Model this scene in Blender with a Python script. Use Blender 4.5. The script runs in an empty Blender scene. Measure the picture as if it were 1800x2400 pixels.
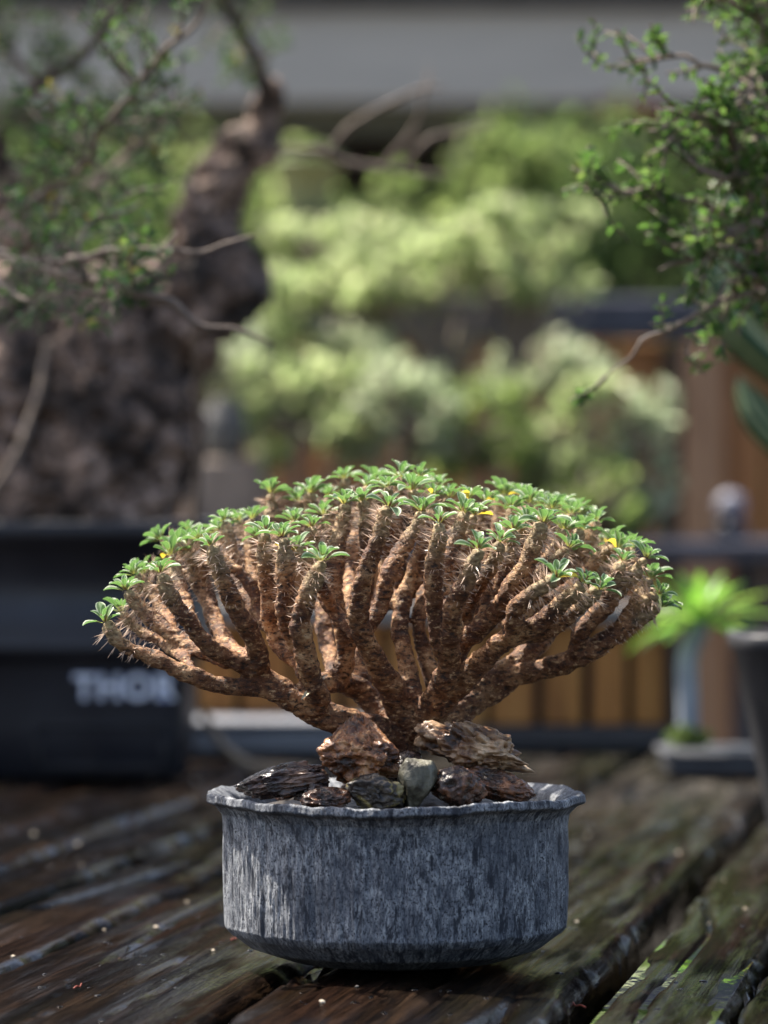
import bpy, math, random
import numpy as np
from mathutils import Vector, Matrix, Quaternion, kdtree

# ------------------------------------------------------------------ camera, sky, sun, exposure
SC = bpy.context.scene
COL = SC.collection
rad = math.radians
FPX = 8668.0            # focal length in photo pixels (1800 px wide)
CZ = 1.07               # lens height
cam_d = bpy.data.cameras.new('camera')
cam = bpy.data.objects.new('camera', cam_d); COL.objects.link(cam)
cam.location = (0, 0, CZ); cam.rotation_euler = (rad(90), 0, 0)
cam_d.sensor_fit = 'VERTICAL'; cam_d.sensor_height = 36.0; cam_d.sensor_width = 27.0
cam_d.lens = FPX / 2400 * 36.0
cam_d.clip_start = 0.05; cam_d.clip_end = 2000
cam_d.dof.use_dof = True; cam_d.dof.focus_distance = 2.14; cam_d.dof.aperture_fstop = 5.6
cam_d.dof.aperture_blades = 0
SC.camera = cam

SUN_EL, SUN_AZ = rad(60), rad(-62)      # high, to the left and a little behind the tree
world = bpy.data.worlds.new('World'); SC.world = world; world.use_nodes = True
nt = world.node_tree; bg = nt.nodes['Background']
sky = nt.nodes.new('ShaderNodeTexSky'); sky.sky_type = 'NISHITA'; sky.sun_disc = False
sky.sun_elevation = SUN_EL; sky.sun_rotation = SUN_AZ
sky.air_density = 1.0; sky.dust_density = 4.0; sky.ozone_density = 0.6
nt.links.new(sky.outputs[0], bg.inputs[0]); bg.inputs[1].default_value = 0.115
sun_d = bpy.data.lights.new('sun', 'SUN'); sun_d.energy = 5.0; sun_d.angle = rad(0.53); sun_d.color = (1.0, 0.93, 0.82)
sun = bpy.data.objects.new('sun', sun_d); COL.objects.link(sun)
sdir = Vector((math.sin(SUN_AZ)*math.cos(SUN_EL), math.cos(SUN_AZ)*math.cos(SUN_EL), math.sin(SUN_EL)))
sun.rotation_euler = (-sdir).to_track_quat('-Z', 'Y').to_euler(); sun.location = sdir*20
vs = SC.view_settings; vs.view_transform = 'Standard'; vs.look = 'None'; vs.gamma = 1; vs.exposure = 1.36
vs.use_curve_mapping = False
SC.render.engine = 'CYCLES'
SC.cycles.use_denoising = True
SC.cycles.max_bounces = 10; SC.cycles.transparent_max_bounces = 12
SC.cycles.sample_clamp_indirect = 6.0
SC.cycles.caustics_reflective = False; SC.cycles.caustics_refractive = False

# ------------------------------------------------------------------ numeric helpers
RNG = np.random.default_rng(7)
R = random.Random(11)

def P(px, py, Y):
    return np.array([(px-900)/FPX*Y, Y, CZ-(py-1200)/FPX*Y])

def _h(ix, iy, iz):
    n = (ix.astype(np.int64)*374761393 + iy.astype(np.int64)*668265263 + iz.astype(np.int64)*1274126177) & 0xffffffff
    n = ((n ^ (n >> 13))*1103515245) & 0xffffffff
    n = ((n ^ (n >> 16))*2246822519) & 0xffffffff
    return ((n ^ (n >> 15)) & 0xffffff)/float(0x7fffff) - 1.0

def vn(p):
    p = np.asarray(p, float); i = np.floor(p).astype(np.int64); f = p - i
    f = f*f*f*(f*(f*6-15)+10)
    x, y, z = i[:, 0], i[:, 1], i[:, 2]; u, v, w = f[:, 0], f[:, 1], f[:, 2]
    def L(a, b, t): return a+(b-a)*t
    return L(L(L(_h(x, y, z), _h(x+1, y, z), u), L(_h(x, y+1, z), _h(x+1, y+1, z), u), v),
             L(L(_h(x, y, z+1), _h(x+1, y, z+1), u), L(_h(x, y+1, z+1), _h(x+1, y+1, z+1), u), v), w)

def fbm(p, o=4, g=0.5):
    a, s, t = 1.0, 0.0, 0.0
    p = np.asarray(p, float)
    for k in range(o):
        s = s + a*vn(p*(2.03**k)+k*17.3); t += a; a *= g
    return s/t

def sm(a, b, x):
    t = np.clip((x-a)/(b-a), 0, 1); return t*t*(3-2*t)

def catmull(pts, step):
    pts = np.asarray(pts, float); n = len(pts)
    if n < 2: return pts
    ext = np.vstack([2*pts[0]-pts[1], pts, 2*pts[-1]-pts[-2]]); out = []
    for i in range(n-1):
        p0, p1, p2, p3 = ext[i:i+4]
        k = max(1, int(np.linalg.norm((p2-p1)[:3])/step))
        for t in np.arange(k)/k:
            out.append(.5*((2*p1)+(-p0+p2)*t+(2*p0-5*p1+4*p2-p3)*t*t+(-p0+3*p1-3*p2+p3)*t**3))
    out.append(pts[-1]); return np.array(out)

# ------------------------------------------------------------------ mesh helpers
def mk(name, V, polys, smooth=True, uv=None):
    V = np.asarray(V, np.float32).reshape(-1, 3)
    polys = [np.asarray(p, np.int32) for p in polys if len(p)]
    me = bpy.data.meshes.new(name)
    me.vertices.add(len(V)); me.vertices.foreach_set('co', V.ravel())
    idx = np.concatenate([p.ravel() for p in polys])
    tot = np.concatenate([np.full(len(p), p.shape[1], np.int32) for p in polys])
    me.loops.add(len(idx)); me.loops.foreach_set('vertex_index', idx)
    me.polygons.add(len(tot)); me.polygons.foreach_set('loop_start', np.concatenate([[0], np.cumsum(tot)[:-1]]).astype(np.int32))
    me.update(calc_edges=True)
    if uv is not None:
        l = me.uv_layers.new(name='UVMap'); l.data.foreach_set('uv', np.asarray(uv, np.float32)[idx].ravel())
    me.polygons.foreach_set('use_smooth', np.full(len(tot), bool(smooth)))
    return me

class MB:
    """collects geometry in world space; build() makes ONE mesh object (local to its parent's origin)"""
    def __init__(s): s.V, s.F, s.n = [], {}, 0; s.uv = []
    def add(s, V, *polys, uv=None):
        V = np.asarray(V, float).reshape(-1, 3)
        for p in polys:
            p = np.asarray(p, int)
            if len(p): s.F.setdefault(p.shape[1], []).append(p+s.n)
        s.V.append(V); s.n += len(V)
        s.uv.append(np.zeros((len(V), 2)) if uv is None else np.asarray(uv, float))
        return s
    def box(s, c, d, rz=0, bev=0.0):
        c = np.array(c, float); hx, hy, hz = np.array(d, float)/2
        b = min(bev, hx*.9, hy*.9, hz*.9)
        if b <= 0:
            v = np.array([[x*hx, y*hy, z*hz] for x in (-1, 1) for y in (-1, 1) for z in (-1, 1)])
            f = [[0, 1, 3, 2], [4, 6, 7, 5], [0, 4, 5, 1], [2, 3, 7, 6], [0, 2, 6, 4], [1, 5, 7, 3]]
            t = []
        else:
            v, ids = [], {}
            for x in (-1, 1):
                for y in (-1, 1):
                    for z in (-1, 1):
                        for a in range(3):
                            q = [x*(hx-b), y*(hy-b), z*(hz-b)]; q[a] = (x*hx, y*hy, z*hz)[a]
                            ids[(x, y, z, a)] = len(v); v.append(q)
            f, t = [], []
            for a in range(3):
                o1, o2 = (a+1) % 3, (a+2) % 3
                for sg in (-1, 1):
                    q = []
                    for p1, p2 in ((-1, -1), (1, -1), (1, 1), (-1, 1)):
                        k = [0, 0, 0]; k[a] = sg; k[o1] = p1; k[o2] = p2; q.append(ids[(*k, a)])
                    f.append(q if sg > 0 else q[::-1])
                for p1 in (-1, 1):
                    for p2 in (-1, 1):   # edge along axis a, between o1 and o2 faces
                        k0, k1 = [0, 0, 0], [0, 0, 0]
                        k0[a] = -1; k1[a] = 1; k0[o1] = k1[o1] = p1; k0[o2] = k1[o2] = p2
                        q = [ids[(*k0, o1)], ids[(*k1, o1)], ids[(*k1, o2)], ids[(*k0, o2)]]
                        f.append(q if p1*p2 > 0 else q[::-1])
            for x in (-1, 1):
                for y in (-1, 1):
                    for z in (-1, 1):
                        q = [ids[(x, y, z, 0)], ids[(x, y, z, 1)], ids[(x, y, z, 2)]]
                        t.append(q if x*y*z > 0 else q[::-1])
            v = np.array(v)
        cs, sn = math.cos(rz), math.sin(rz)
        v = np.array(v) @ np.array([[cs, sn, 0], [-sn, cs, 0], [0, 0, 1]]) + c
        return s.add(v, np.array(f), np.array(t))
    def tube(s, pts, rr, n=8, cap=True, jit=None):
        pts = np.asarray(pts, float); m = len(pts); rr = np.broadcast_to(np.asarray(rr, float), (m,))
        T = np.gradient(pts, axis=0); T /= np.linalg.norm(T, axis=1)[:, None]+1e-12
        up = np.array([0, 0, 1.]) if abs(T[0, 2]) < .9 else np.array([1., 0, 0])
        N = np.cross(T[0], up); N /= np.linalg.norm(N)
        a = np.arange(n)*2*math.pi/n; V = []
        for i in range(m):
            N = N-T[i]*N.dot(T[i]); N /= np.linalg.norm(N)+1e-12; B = np.cross(T[i], N)
            V.append(pts[i]+rr[i]*(np.cos(a)[:, None]*N+np.sin(a)[:, None]*B))
        V = np.vstack(V); i = np.arange(m-1)[:, None]*n; j = np.arange(n)[None]; k = (j+1) % n
        F = np.stack([i+j, i+k, i+n+k, i+n+j], -1).reshape(-1, 4)
        uv = np.stack([np.tile(np.arange(n)/n, m), np.repeat(np.arange(m)/max(1, m-1), n)], 1)
        tri = []
        if cap:
            V = np.vstack([V, pts[0]-T[0]*rr[0]*.5, pts[-1]+T[-1]*rr[-1]*.6]); c0, c1 = m*n, m*n+1
            uv = np.vstack([uv, [0, 0], [0, 1]])
            for q in range(n):
                tri.append([c0, (q+1) % n, q]); tri.append([c1, (m-1)*n+q, (m-1)*n+(q+1) % n])
        return s.add(V, F, np.array(tri, int).reshape(-1, 3), uv=uv)
    def lathe(s, prof, c, n=32, sq=None):
        prof = np.asarray(prof, float); m = len(prof); a = np.arange(n)*2*math.pi/n
        k = np.ones(n) if sq is None else (np.abs(np.cos(a))**sq+np.abs(np.sin(a))**sq)**(-1/sq)
        V = np.stack([np.outer(prof[:, 0], np.cos(a)*k), np.outer(prof[:, 0], np.sin(a)*k), np.repeat(prof[:, 1][:, None], n, 1)], -1).reshape(-1, 3)+np.array(c)
        i = np.arange(m-1)[:, None]*n; j = np.arange(n)[None]; kk = (j+1) % n
        return s.add(V, np.stack([i+j, i+kk, i+n+kk, i+n+j], -1).reshape(-1, 4))
    def build(s, name, mat, parent=None, smooth=True):
        V = np.vstack(s.V); off = np.zeros(3)
        if parent is not None: off = np.array(parent['_o']) if '_o' in parent else np.array(parent.matrix_world.translation)
        me = mk(name, V-off, [np.vstack(v) for v in s.F.values()], smooth, np.vstack(s.uv))
        return obj(name, me, mat, parent)

ORG = {}
def obj(name, me, mat, parent=None):
    o = bpy.data.objects.new(name, me); COL.objects.link(o)
    if mat is not None and me is not None and not me.materials: me.materials.append(mat)
    if parent is not None: o.parent = parent
    return o
def thing(name, label, cat, loc, group=None):
    o = bpy.data.objects.new(name, None); COL.objects.link(o); o.location = Vector(loc)
    o.matrix_world = Matrix.Translation(Vector(loc)); o.empty_display_size = .02
    return tag(o, label, cat, group)
def tag(o, label, cat, group=None, kind=None):
    if label: o['label'] = label
    if cat: o['category'] = cat
    if group: o['group'] = group
    if kind: o['kind'] = kind
    return o
def build_at(mb, name, mat, loc, smooth=True):
    """a thing that is one mesh, origin at loc"""
    V = np.vstack(mb.V)-np.array(loc)
    me = mk(name, V, [np.vstack(v) for v in mb.F.values()], smooth, np.vstack(mb.uv))
    o = obj(name, me, mat); o.location = Vector(loc); return o

# ------------------------------------------------------------------ materials
class NT:
    def __init__(s, name):
        s.m = bpy.data.materials.new(name); s.m.use_nodes = True; s.t = s.m.node_tree
        s.b = s.t.nodes['Principled BSDF']; s.out = s.t.nodes['Material Output']; s._tc = None
    def n(s, ty, **kw):
        x = s.t.nodes.new(ty)
        for k, v in kw.items(): setattr(x, k, v)
        return x
    def set(s, sock, v):
        if hasattr(v, 'is_output') or isinstance(v, bpy.types.NodeSocket): s.t.links.new(v, sock)
        else: sock.default_value = v
    def tc(s, which='Object'):
        if s._tc is None: s._tc = s.n('ShaderNodeTexCoord')
        return s._tc.outputs[which]
    def map(s, v, scale=(1, 1, 1), rot=(0, 0, 0), loc=(0, 0, 0)):
        x = s.n('ShaderNodeMapping'); s.set(x.inputs[0], v)
        x.inputs['Scale'].default_value = scale; x.inputs['Rotation'].default_value = rot; x.inputs['Location'].default_value = loc
        return x.outputs[0]
    def noise(s, v, scale, det=4, rough=.55, dist=0.0):
        x = s.n('ShaderNodeTexNoise'); s.set(x.inputs['Vector'], v); x.inputs['Scale'].default_value = scale
        x.inputs['Detail'].default_value = det; x.inputs['Roughness'].default_value = rough; x.inputs['Distortion'].default_value = dist
        return x.outputs[0]
    def vor(s, v, scale, feature='F1', out=0):
        x = s.n('ShaderNodeTexVoronoi', feature=feature); s.set(x.inputs['Vector'], v); x.inputs['Scale'].default_value = scale
        return x.outputs[out]
    def ramp(s, f, stops, interp='LINEAR'):
        x = s.n('ShaderNodeValToRGB'); s.set(x.inputs[0], f); e = x.color_ramp.elements; x.color_ramp.interpolation = interp
        while len(e) > 1: e.remove(e[-1])
        for i, (p, c) in enumerate(stops):
            c = (c, c, c) if isinstance(c, (int, float)) else c
            k = e[0] if i == 0 else e.new(p)
            k.position = p; k.color = (*c, 1)
        return x.outputs[0]
    def mix(s, f, a, b, bt='MIX'):
        x = s.n('ShaderNodeMix', data_type='RGBA', blend_type=bt); s.set(x.inputs[0], f)
        for i, v in ((6, a), (7, b)):
            if isinstance(v, tuple): v = (*v, 1) if len(v) == 3 else v
            s.set(x.inputs[i], v)
        return x.outputs[2]
    def math(s, op, a, b=0.0, clamp=False):
        x = s.n('ShaderNodeMath', operation=op, use_clamp=clamp); s.set(x.inputs[0], a); s.set(x.inputs[1], b); return x.outputs[0]
    def bump(s, h, strength=.5, dist=.002, prev=None):
        x = s.n('ShaderNodeBump'); s.set(x.inputs['Height'], h); x.inputs['Strength'].default_value = strength; x.inputs['Distance'].default_value = dist
        if prev is not None: s.set(x.inputs['Normal'], prev)
        return x.outputs[0]
    def attr(s, name, out='Fac'):
        x = s.n('ShaderNodeAttribute', attribute_name=name); return x.outputs[out]
    def rnd(s): return s.n('ShaderNodeObjectInfo').outputs['Random']
    def fin(s, color=None, rough=None, normal=None, **kw):
        if color is not None:
            if isinstance(color, tuple): color = (*color, 1)
            s.set(s.b.inputs['Base Color'], color)
        if rough is not None: s.set(s.b.inputs['Roughness'], rough)
        if normal is not None: s.set(s.b.inputs['Normal'], normal)
        for k, v in kw.items(): s.set(s.b.inputs[k.replace('_', ' ')], v)
        return s.m
    def translucent(s, color, f, normal=None):
        t = s.n('ShaderNodeBsdfTranslucent'); s.set(t.inputs[0], color if not isinstance(color, tuple) else (*color, 1))
        mx = s.n('ShaderNodeMixShader'); s.set(mx.inputs[0], f)
        s.t.links.new(s.b.outputs[0], mx.inputs[1]); s.t.links.new(t.outputs[0], mx.inputs[2]); s.t.links.new(mx.outputs[0], s.out.inputs[0])
        return s.m

def simple(name, stops, scale=20, rough=.6, bump=.3, bdist=.002, stretch=(1, 1, 1), bscale=None, det=5, **kw):
    k = NT(name); v = k.map(k.tc(), stretch)
    c = k.ramp(k.noise(v, scale, det), stops); h = k.noise(v, bscale or scale*4, 4)
    return k.fin(c, rough, k.bump(h, bump, bdist), **kw)

def leafmat(name, cols, transl, trf=.45, rough=.45, yellow=None, noise=6.0):
    """foliage: colour varies by leaf (uv.x holds a random number per leaf)"""
    k = NT(name); u = k.n('ShaderNodeSeparateXYZ'); k.set(u.inputs[0], k.tc('UV'))
    c = k.ramp(u.outputs[0], cols)
    k.fin(c, rough); k.b.inputs['Specular IOR Level'].default_value = .22
    t = k.ramp(u.outputs[0], transl)
    return k.translucent(t, trf)

# ------------------------------------------------------------------ ground
M_ground = simple('gravel_ground', [(.3, (.055, .05, .042)), (.5, (.11, .10, .085)), (.7, (.18, .165, .14))], 9, .85, .6, .01)
g = MB(); N = 24
xs = np.concatenate([-np.geomspace(600, 2, 12), np.linspace(-1.5, 1.5, 5), np.geomspace(2, 600, 12)])
ys = np.concatenate([-np.geomspace(300, 2, 8), np.linspace(0, 14, 12), np.geomspace(16, 900, 12)])
gx, gy = np.meshgrid(xs, ys); n1, n0 = gx.shape
gv = np.stack([gx, gy, np.zeros_like(gx)], -1).reshape(-1, 3)
i, j = np.meshgrid(np.arange(n1-1), np.arange(n0-1), indexing='ij'); a = (i*n0+j).ravel()
g.add(gv, np.stack([a, a+1, a+n0+1, a+n0], 1))
o = g.build('ground', M_ground); o['kind'] = 'structure'

# ------------------------------------------------------------------ shed far behind (grey fascia over a dark opening)
M_fascia = simple('painted_metal', [(.3, (.34, .325, .295)), (.7, (.40, .38, .345))], 3, .5, .08, .003, (1, 1, 4))
M_darkwood = simple('dark_stained_timber', [(.3, (.012, .010, .008)), (.7, (.03, .024, .017))], 12, .7, .4, .004, (1, 1, .2))
M_rooftile = simple('dark_roofing', [(.3, (.02, .02, .022)), (.7, (.05, .05, .052))], 8, .6, .4)
M_rust = simple('rusty_bracket', [(.3, (.10, .025, .012)), (.7, (.22, .06, .03))], 20, .7)
SY = 12.0
def zpx(py, Y): return CZ-(py-1200)/FPX*Y
shed = thing('garden_shed', 'open garden shed with wide grey fascia board behind the hedge', 'shed', (0, SY+1.5, 0))
zt, zb = zpx(22, SY), zpx(243, SY)
MB().box((0, SY, (zt+zb)/2), (10.4, .05, zt-zb), bev=.008).build('fascia', M_fascia, shed, False)
MB().box((0, SY-.02, zt+.035), (10.5, .13, .068), bev=.01).build('gutter', M_rooftile, shed, False)
rf = MB(); rf.add([[-5.3, SY-.1, zt+.072], [5.3, SY-.1, zt+.072], [5.3, SY+3.4, zt+2.4], [-5.3, SY+3.4, zt+2.4],
                   [-5.3, SY-.1, zt+.12], [5.3, SY-.1, zt+.12], [5.3, SY+3.4, zt+2.46], [-5.3, SY+3.4, zt+2.46]],
                  [[0, 3, 2, 1], [4, 5, 6, 7], [0, 1, 5, 4], [2, 3, 7, 6], [1, 2, 6, 5], [0, 4, 7, 3]])
rf.build('roof', M_rooftile, shed, False)  # roof pitch raised, unseen, to block low sky reflected in the table
MB().box((0, SY+3.2, 2.3), (10.2, .1, 4.6)).build('rear_wall', M_darkwood, shed, False)
for x in (-5.0, 5.0): MB().box((x, SY+1.6, 1.3), (.1, 3.1, 2.6)).build('side_wall', M_darkwood, shed, False)
MB().box((0, SY+.1, zb-.03), (10.2, .1, .12)).build('shadow_strip', simple('olive_shadow', [(.3, (.05, .05, .03)), (.7, (.09, .085, .05))], 6, .8), shed, False)  # olive strip painted as the shadow beneath the fascia
for x in (-2.9, -1.0, 2.0): MB().box((x, SY+.1, zb/2-.05), (.11, .11, zb-.1), bev=.008).build('post', M_darkwood, shed, False)
MB().box(P(1475, 243, SY)+[0, -.035, -.02], (.2, .03, .06), bev=.005).build('bracket', M_rust, shed, False)

# ------------------------------------------------------------------ foliage clouds
def leaf_cloud(mb, C, n, ln, wd, rng, up=.3, spread=1.0):
    """n diamond leaves at points C with random facing"""
    m = len(C); d = rng.normal(size=(m, 3)); d[:, 2] += up; d /= np.linalg.norm(d, axis=1)[:, None]
    q = rng.normal(size=(m, 3)); q[:, 2] *= .6; s = np.cross(d, q); s /= np.linalg.norm(s, axis=1)[:, None]+1e-9
    nn = np.cross(d, s); L = ln*rng.uniform(.6, 1.3, (m, 1)); W = wd*rng.uniform(.6, 1.2, (m, 1))
    V = np.stack([C, C+d*L*.55+s*W*.5+nn*W*.16, C+d*L, C+d*L*.55-s*W*.5+nn*W*.16], 1).reshape(-1, 3)
    a = np.arange(m)*4; u = np.repeat(rng.random(m), 4)
    mb.add(V, np.stack([a, a+1, a+2], 1), np.stack([a, a+2, a+3], 1), uv=np.stack([u, u*0], 1)); return mb

def clump_points(rng, clumps, n):
    """clumps: (x,y,z,rx,ry,rz); points mostly near the surface of every clump"""
    cl = np.array(clumps); w = (cl[:, 3]*cl[:, 4]+cl[:, 3]*cl[:, 5])**1.0; w /= w.sum()
    k = rng.choice(len(cl), n, p=w); d = rng.normal(size=(n, 3)); d /= np.linalg.norm(d, axis=1)[:, None]
    r = rng.random(n)**(1/3.2); p = cl[k, :3]+d*r[:, None]*cl[k, 3:]
    return p+rng.normal(size=(n, 3))*.06*cl[k, 3:]

M_hedge = leafmat('hedge_leaf', [(0, (.05, .08, .03)), (.5, (.085, .12, .05)), (1, (.13, .17, .08))],
                  [(0, (.20, .30, .08)), (.6, (.32, .42, .14)), (1, (.44, .50, .22))], .58, .5)
M_hedge2 = leafmat('dark_hedge_leaf', [(0, (.028, .055, .022)), (.6, (.045, .085, .03)), (1, (.075, .12, .05))],
                   [(0, (.14, .23, .06)), (.6, (.22, .33, .10)), (1, (.32, .41, .16))], .5, .5)  # darker leaf colour for part of the hedge
M_pad = leafmat('bonsai_pad_leaf', [(0, (.15, .19, .09)), (.5, (.24, .28, .14)), (1, (.34, .36, .22))],
                [(0, (.38, .50, .20)), (.6, (.52, .62, .30)), (1, (.68, .70, .44))], .62, .5)
M_padgrey = leafmat('grey_green_leaf', [(0, (.17, .20, .13)), (.5, (.26, .29, .19)), (1, (.36, .38, .28))],
                    [(0, (.40, .50, .29)), (.6, (.54, .62, .40)), (1, (.68, .70, .52))], .62, .5)
M_lime = leafmat('lime_leaf', [(0, (.09, .14, .04)), (.5, (.14, .19, .06)), (1, (.20, .25, .09))],
                 [(0, (.24, .36, .09)), (.6, (.33, .45, .13)), (1, (.45, .50, .19))], .5, .5)
M_btrunk = simple('grey_brown_bark', [(.3, (.13, .10, .08)), (.7, (.27, .22, .18))], 30, .8, .6, .004, (1, 1, .4))
M_dtrunk = simple('dark_bark', [(.3, (.035, .025, .018)), (.7, (.09, .065, .048))], 30, .8, .6, .004, (1, 1, .4))

def shrub(name, label, px, Y, ytop, ybase, wpx, nl, ll, mat, seed, zbase=None, trunk=None, group=None, tm=None, ncl=9, depth=.5, topfade=1.0):
    rng = np.random.default_rng(seed); k = Y/FPX
    zt_, zb_ = zpx(ytop, Y), zpx(ybase, Y); x0 = (px-900)*k; w = wpx*k/2; h = (zt_-zb_)/2; zc = (zt_+zb_)/2
    zg = 0.0 if zbase is None else zbase
    t = thing(name, label, 'shrub', (x0, Y, zg), group)
    cl = []
    for q in range(ncl):
        a = rng.uniform(-1, 1); b = rng.uniform(-1, 1); s = rng.uniform(.20, .46) if ncl < 20 else rng.uniform(.06, .17)
        cl.append((x0+a*w*(1-s*.8), Y+rng.uniform(-1, 1)*w*depth*.7, zc+b*h*(1-s*.7), w*s*1.15, w*depth*s*1.3, h*s*(.9 if ncl < 20 else .6)))
    mb = MB(); nl = int(nl*(.36 if ncl > 20 else .6)); leaf_cloud(mb, clump_points(rng, cl, nl), nl, ll*1.1, ll*.65, rng)
    c = mb.build('crown', mat, t, False); c['kind'] = 'stuff'
    tr = MB()
    if trunk is None:
        tpts = [(x0, Y, zg), (x0+.02, Y, zg+(zc-zg)*.5), (x0-.01, Y, zc)]; r0 = .02
    else:
        tpts = [P(a, b, Y) for a, b in trunk[0]]; r0 = trunk[1]*k
    tp = catmull(tpts, .02); tr.tube(tp, np.linspace(r0, r0*.6, len(tp))*(1+.12*vn(np.stack([np.arange(len(tp))*.7, tp[:, 0]*0, tp[:, 0]*0], 1))), 9)
    e = tp[-1]
    for q in cl:
        qq = np.array(q[:3]); bp = catmull([e-(e-tp[len(tp)//2])*rng.uniform(0, .6), (e+qq)/2+rng.normal(size=3)*.02, qq], .03)
        tr.tube(bp, np.linspace(r0*.38, r0*.12, len(bp)), 6)
    tr.build('trunk', tm or M_btrunk, t)
    return t

HG = 'hedge shrubs in front of the shed'
hedge = [  # px, Y, ytop, ybase, width, leaves, seed
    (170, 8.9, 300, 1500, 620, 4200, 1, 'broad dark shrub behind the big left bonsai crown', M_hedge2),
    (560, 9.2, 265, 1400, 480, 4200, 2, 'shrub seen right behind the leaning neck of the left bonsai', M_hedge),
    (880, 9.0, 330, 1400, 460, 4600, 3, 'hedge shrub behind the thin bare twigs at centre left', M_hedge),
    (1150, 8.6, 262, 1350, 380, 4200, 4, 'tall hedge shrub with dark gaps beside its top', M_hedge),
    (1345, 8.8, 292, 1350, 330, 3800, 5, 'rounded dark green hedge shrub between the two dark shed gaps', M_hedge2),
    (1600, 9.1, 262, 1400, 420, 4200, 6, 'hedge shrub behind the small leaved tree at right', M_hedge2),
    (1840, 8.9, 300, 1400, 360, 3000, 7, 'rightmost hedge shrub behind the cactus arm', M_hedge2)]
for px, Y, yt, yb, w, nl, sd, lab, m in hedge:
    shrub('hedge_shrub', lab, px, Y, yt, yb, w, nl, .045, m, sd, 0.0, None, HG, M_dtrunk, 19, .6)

# pale green planter glimpsed among the hedge leaves
M_palepot = simple('pale_green_plastic', [(.3, (.22, .27, .12)), (.7, (.32, .37, .19))], 6, .5, .1)
pY = 8.2; c = P(720, 505, pY); k = pY/FPX
t = thing('planter', 'pale yellow green tapered planter on a stand among the hedge leaves', 'planter', (c[0], pY, 0))
MB().lathe([(.001, 0), (46*k, 0), (50*k, .01), (82*k, 122*k), (88*k, 122*k), (88*k, 132*k), (78*k, 132*k), (76*k, 110*k), (.001, 108*k)], c, 36).build('bowl', M_palepot, t)
MB().lathe([(.001, 0), (.16, 0), (.16, .02), (.03, .04), (.03, c[2]-.03), (.1, c[2]-.001), (.001, c[2]-.001)], (c[0], pY, 0), 24).build('stand', M_dtrunk, t)

# ------------------------------------------------------------------ timber fence with navy rail
FY = 7.2; kF = FY/FPX
M_orange = simple('orange_brown_boards', [(.25, (.16, .062, .020)), (.5, (.30, .13, .045)), (.75, (.44, .21, .08))], 9, .7, .5, .003, (6, 6, .5))
M_post = simple('light_brown_post', [(.25, (.16, .085, .045)), (.5, (.26, .15, .085)), (.75, (.36, .23, .14))], 10, .75, .5, .003, (5, 5, .5))
M_navy = simple('navy_painted_steel', [(.3, (.012, .014, .026)), (.7, (.028, .032, .052))], 14, .42, .15, .002)
fence = thing('timber_fence', 'orange brown board fence with navy top rail behind the bench plants', 'fence', ((1200-900)*kF, FY, 0))
x = (380-900)*kF; q = 0
while x < (1990-900)*kF:
    w = .098
    MB().box((x+w/2, FY+.02+R.uniform(-.004, .004), zpx(795, FY)/2), (w-.008, .022, zpx(795, FY)-.01), bev=.003).build('board', M_orange, fence, False)
    x += w
MB().box(((1185-900)*kF, FY-.02, zpx(748, FY)), (1.42*(1620)*kF*.72, .07, 98*kF), bev=.008).build('top_rail', M_navy, fence, False)
MB().box(((1640-900)*kF, FY-.05, zpx(806, FY)/2), (95*kF, .06, zpx(806, FY)), bev=.006).build('post', M_post, fence, False)
MB().box(((1572-900)*kF, FY-.03, zpx(806, FY)/2), (34*kF, .05, zpx(806, FY)-.004), bev=.004).build('post', M_darkwood, fence, False)
MB().box(((420-900)*kF, FY-.05, zpx(806, FY)/2), (95*kF, .06, zpx(806, FY)), bev=.006).build('post', M_post, fence, False)

# ------------------------------------------------------------------ rear bench with bonsai
BY = 6.1; kB = BY/FPX
zbench = zpx(1268, BY)
bench = thing('rear_bench', 'dark low plant bench standing in front of the board fence', 'bench', ((1150-900)*kB, BY+.2, 0))
for q in range(-2, 4):
    MB().box(((1090-900)*kB, BY+.02+q*.125, zbench-.016), (1.30, .115, .032), bev=.004).build('slat', M_navy, bench, False)
for sx in (-.5, .5):
    for sy in (-.2, .36):
        MB().box(((1090-900)*kB+sx, BY+sy, (zbench-.034)/2), (.05, .05, zbench-.034), bev=.004).build('leg', M_navy, bench, False)
GB = 'bonsai shrubs on the rear bench'
M_claypot = simple('brown_clay', [(.3, (.10, .06, .04)), (.7, (.20, .12, .08))], 20, .7, .3)
def bench_bonsai(px, ytop, ybase, w, nl, ll, mat, sd, trunk, lab, Y=BY+.2):
    t = shrub('bench_bonsai', lab, px, Y, ytop, ybase, w, nl, ll, mat, sd, zbench, (trunk, 17), GB, M_btrunk, 36, .9)
    t['category'] = 'bonsai'
    bx = trunk[0][0]; c = P(bx, 1268, Y); c[2] = zbench+.002; k = Y/FPX
    MB().lathe([(.001, 0), (38*k, 0), (52*k, 62*k), (57*k, 62*k), (57*k, 70*k), (48*k, 70*k), (46*k, 56*k), (.001, 56*k)], c, 28).build('pot', M_claypot, t)
bench_bonsai(600, 640, 940, 300, 2600, .028, M_pad, 31, [(640, 1205), (620, 1100), (600, 930)], 'pale leaved bonsai beside the bulging left trunk')
bench_bonsai(790, 780, 990, 360, 2600, .028, M_padgrey, 32, [(760, 1205), (785, 1100), (815, 1000), (800, 880)], 'grey green bonsai with upright pinkish trunk left of centre')
bench_bonsai(1010, 500, 715, 420, 2400, .028, M_pad, 33, [(965, 1205), (985, 1080), (1040, 960), (1060, 860)], 'bonsai with thick trunk leaning right above the crown centre')
bench_bonsai(1230, 480, 705, 330, 2400, .028, M_pad, 34, [(1180, 1205), (1165, 1050), (1200, 880), (1230, 780)], 'bonsai with thin stem and high pale pads near the navy rail')
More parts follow.
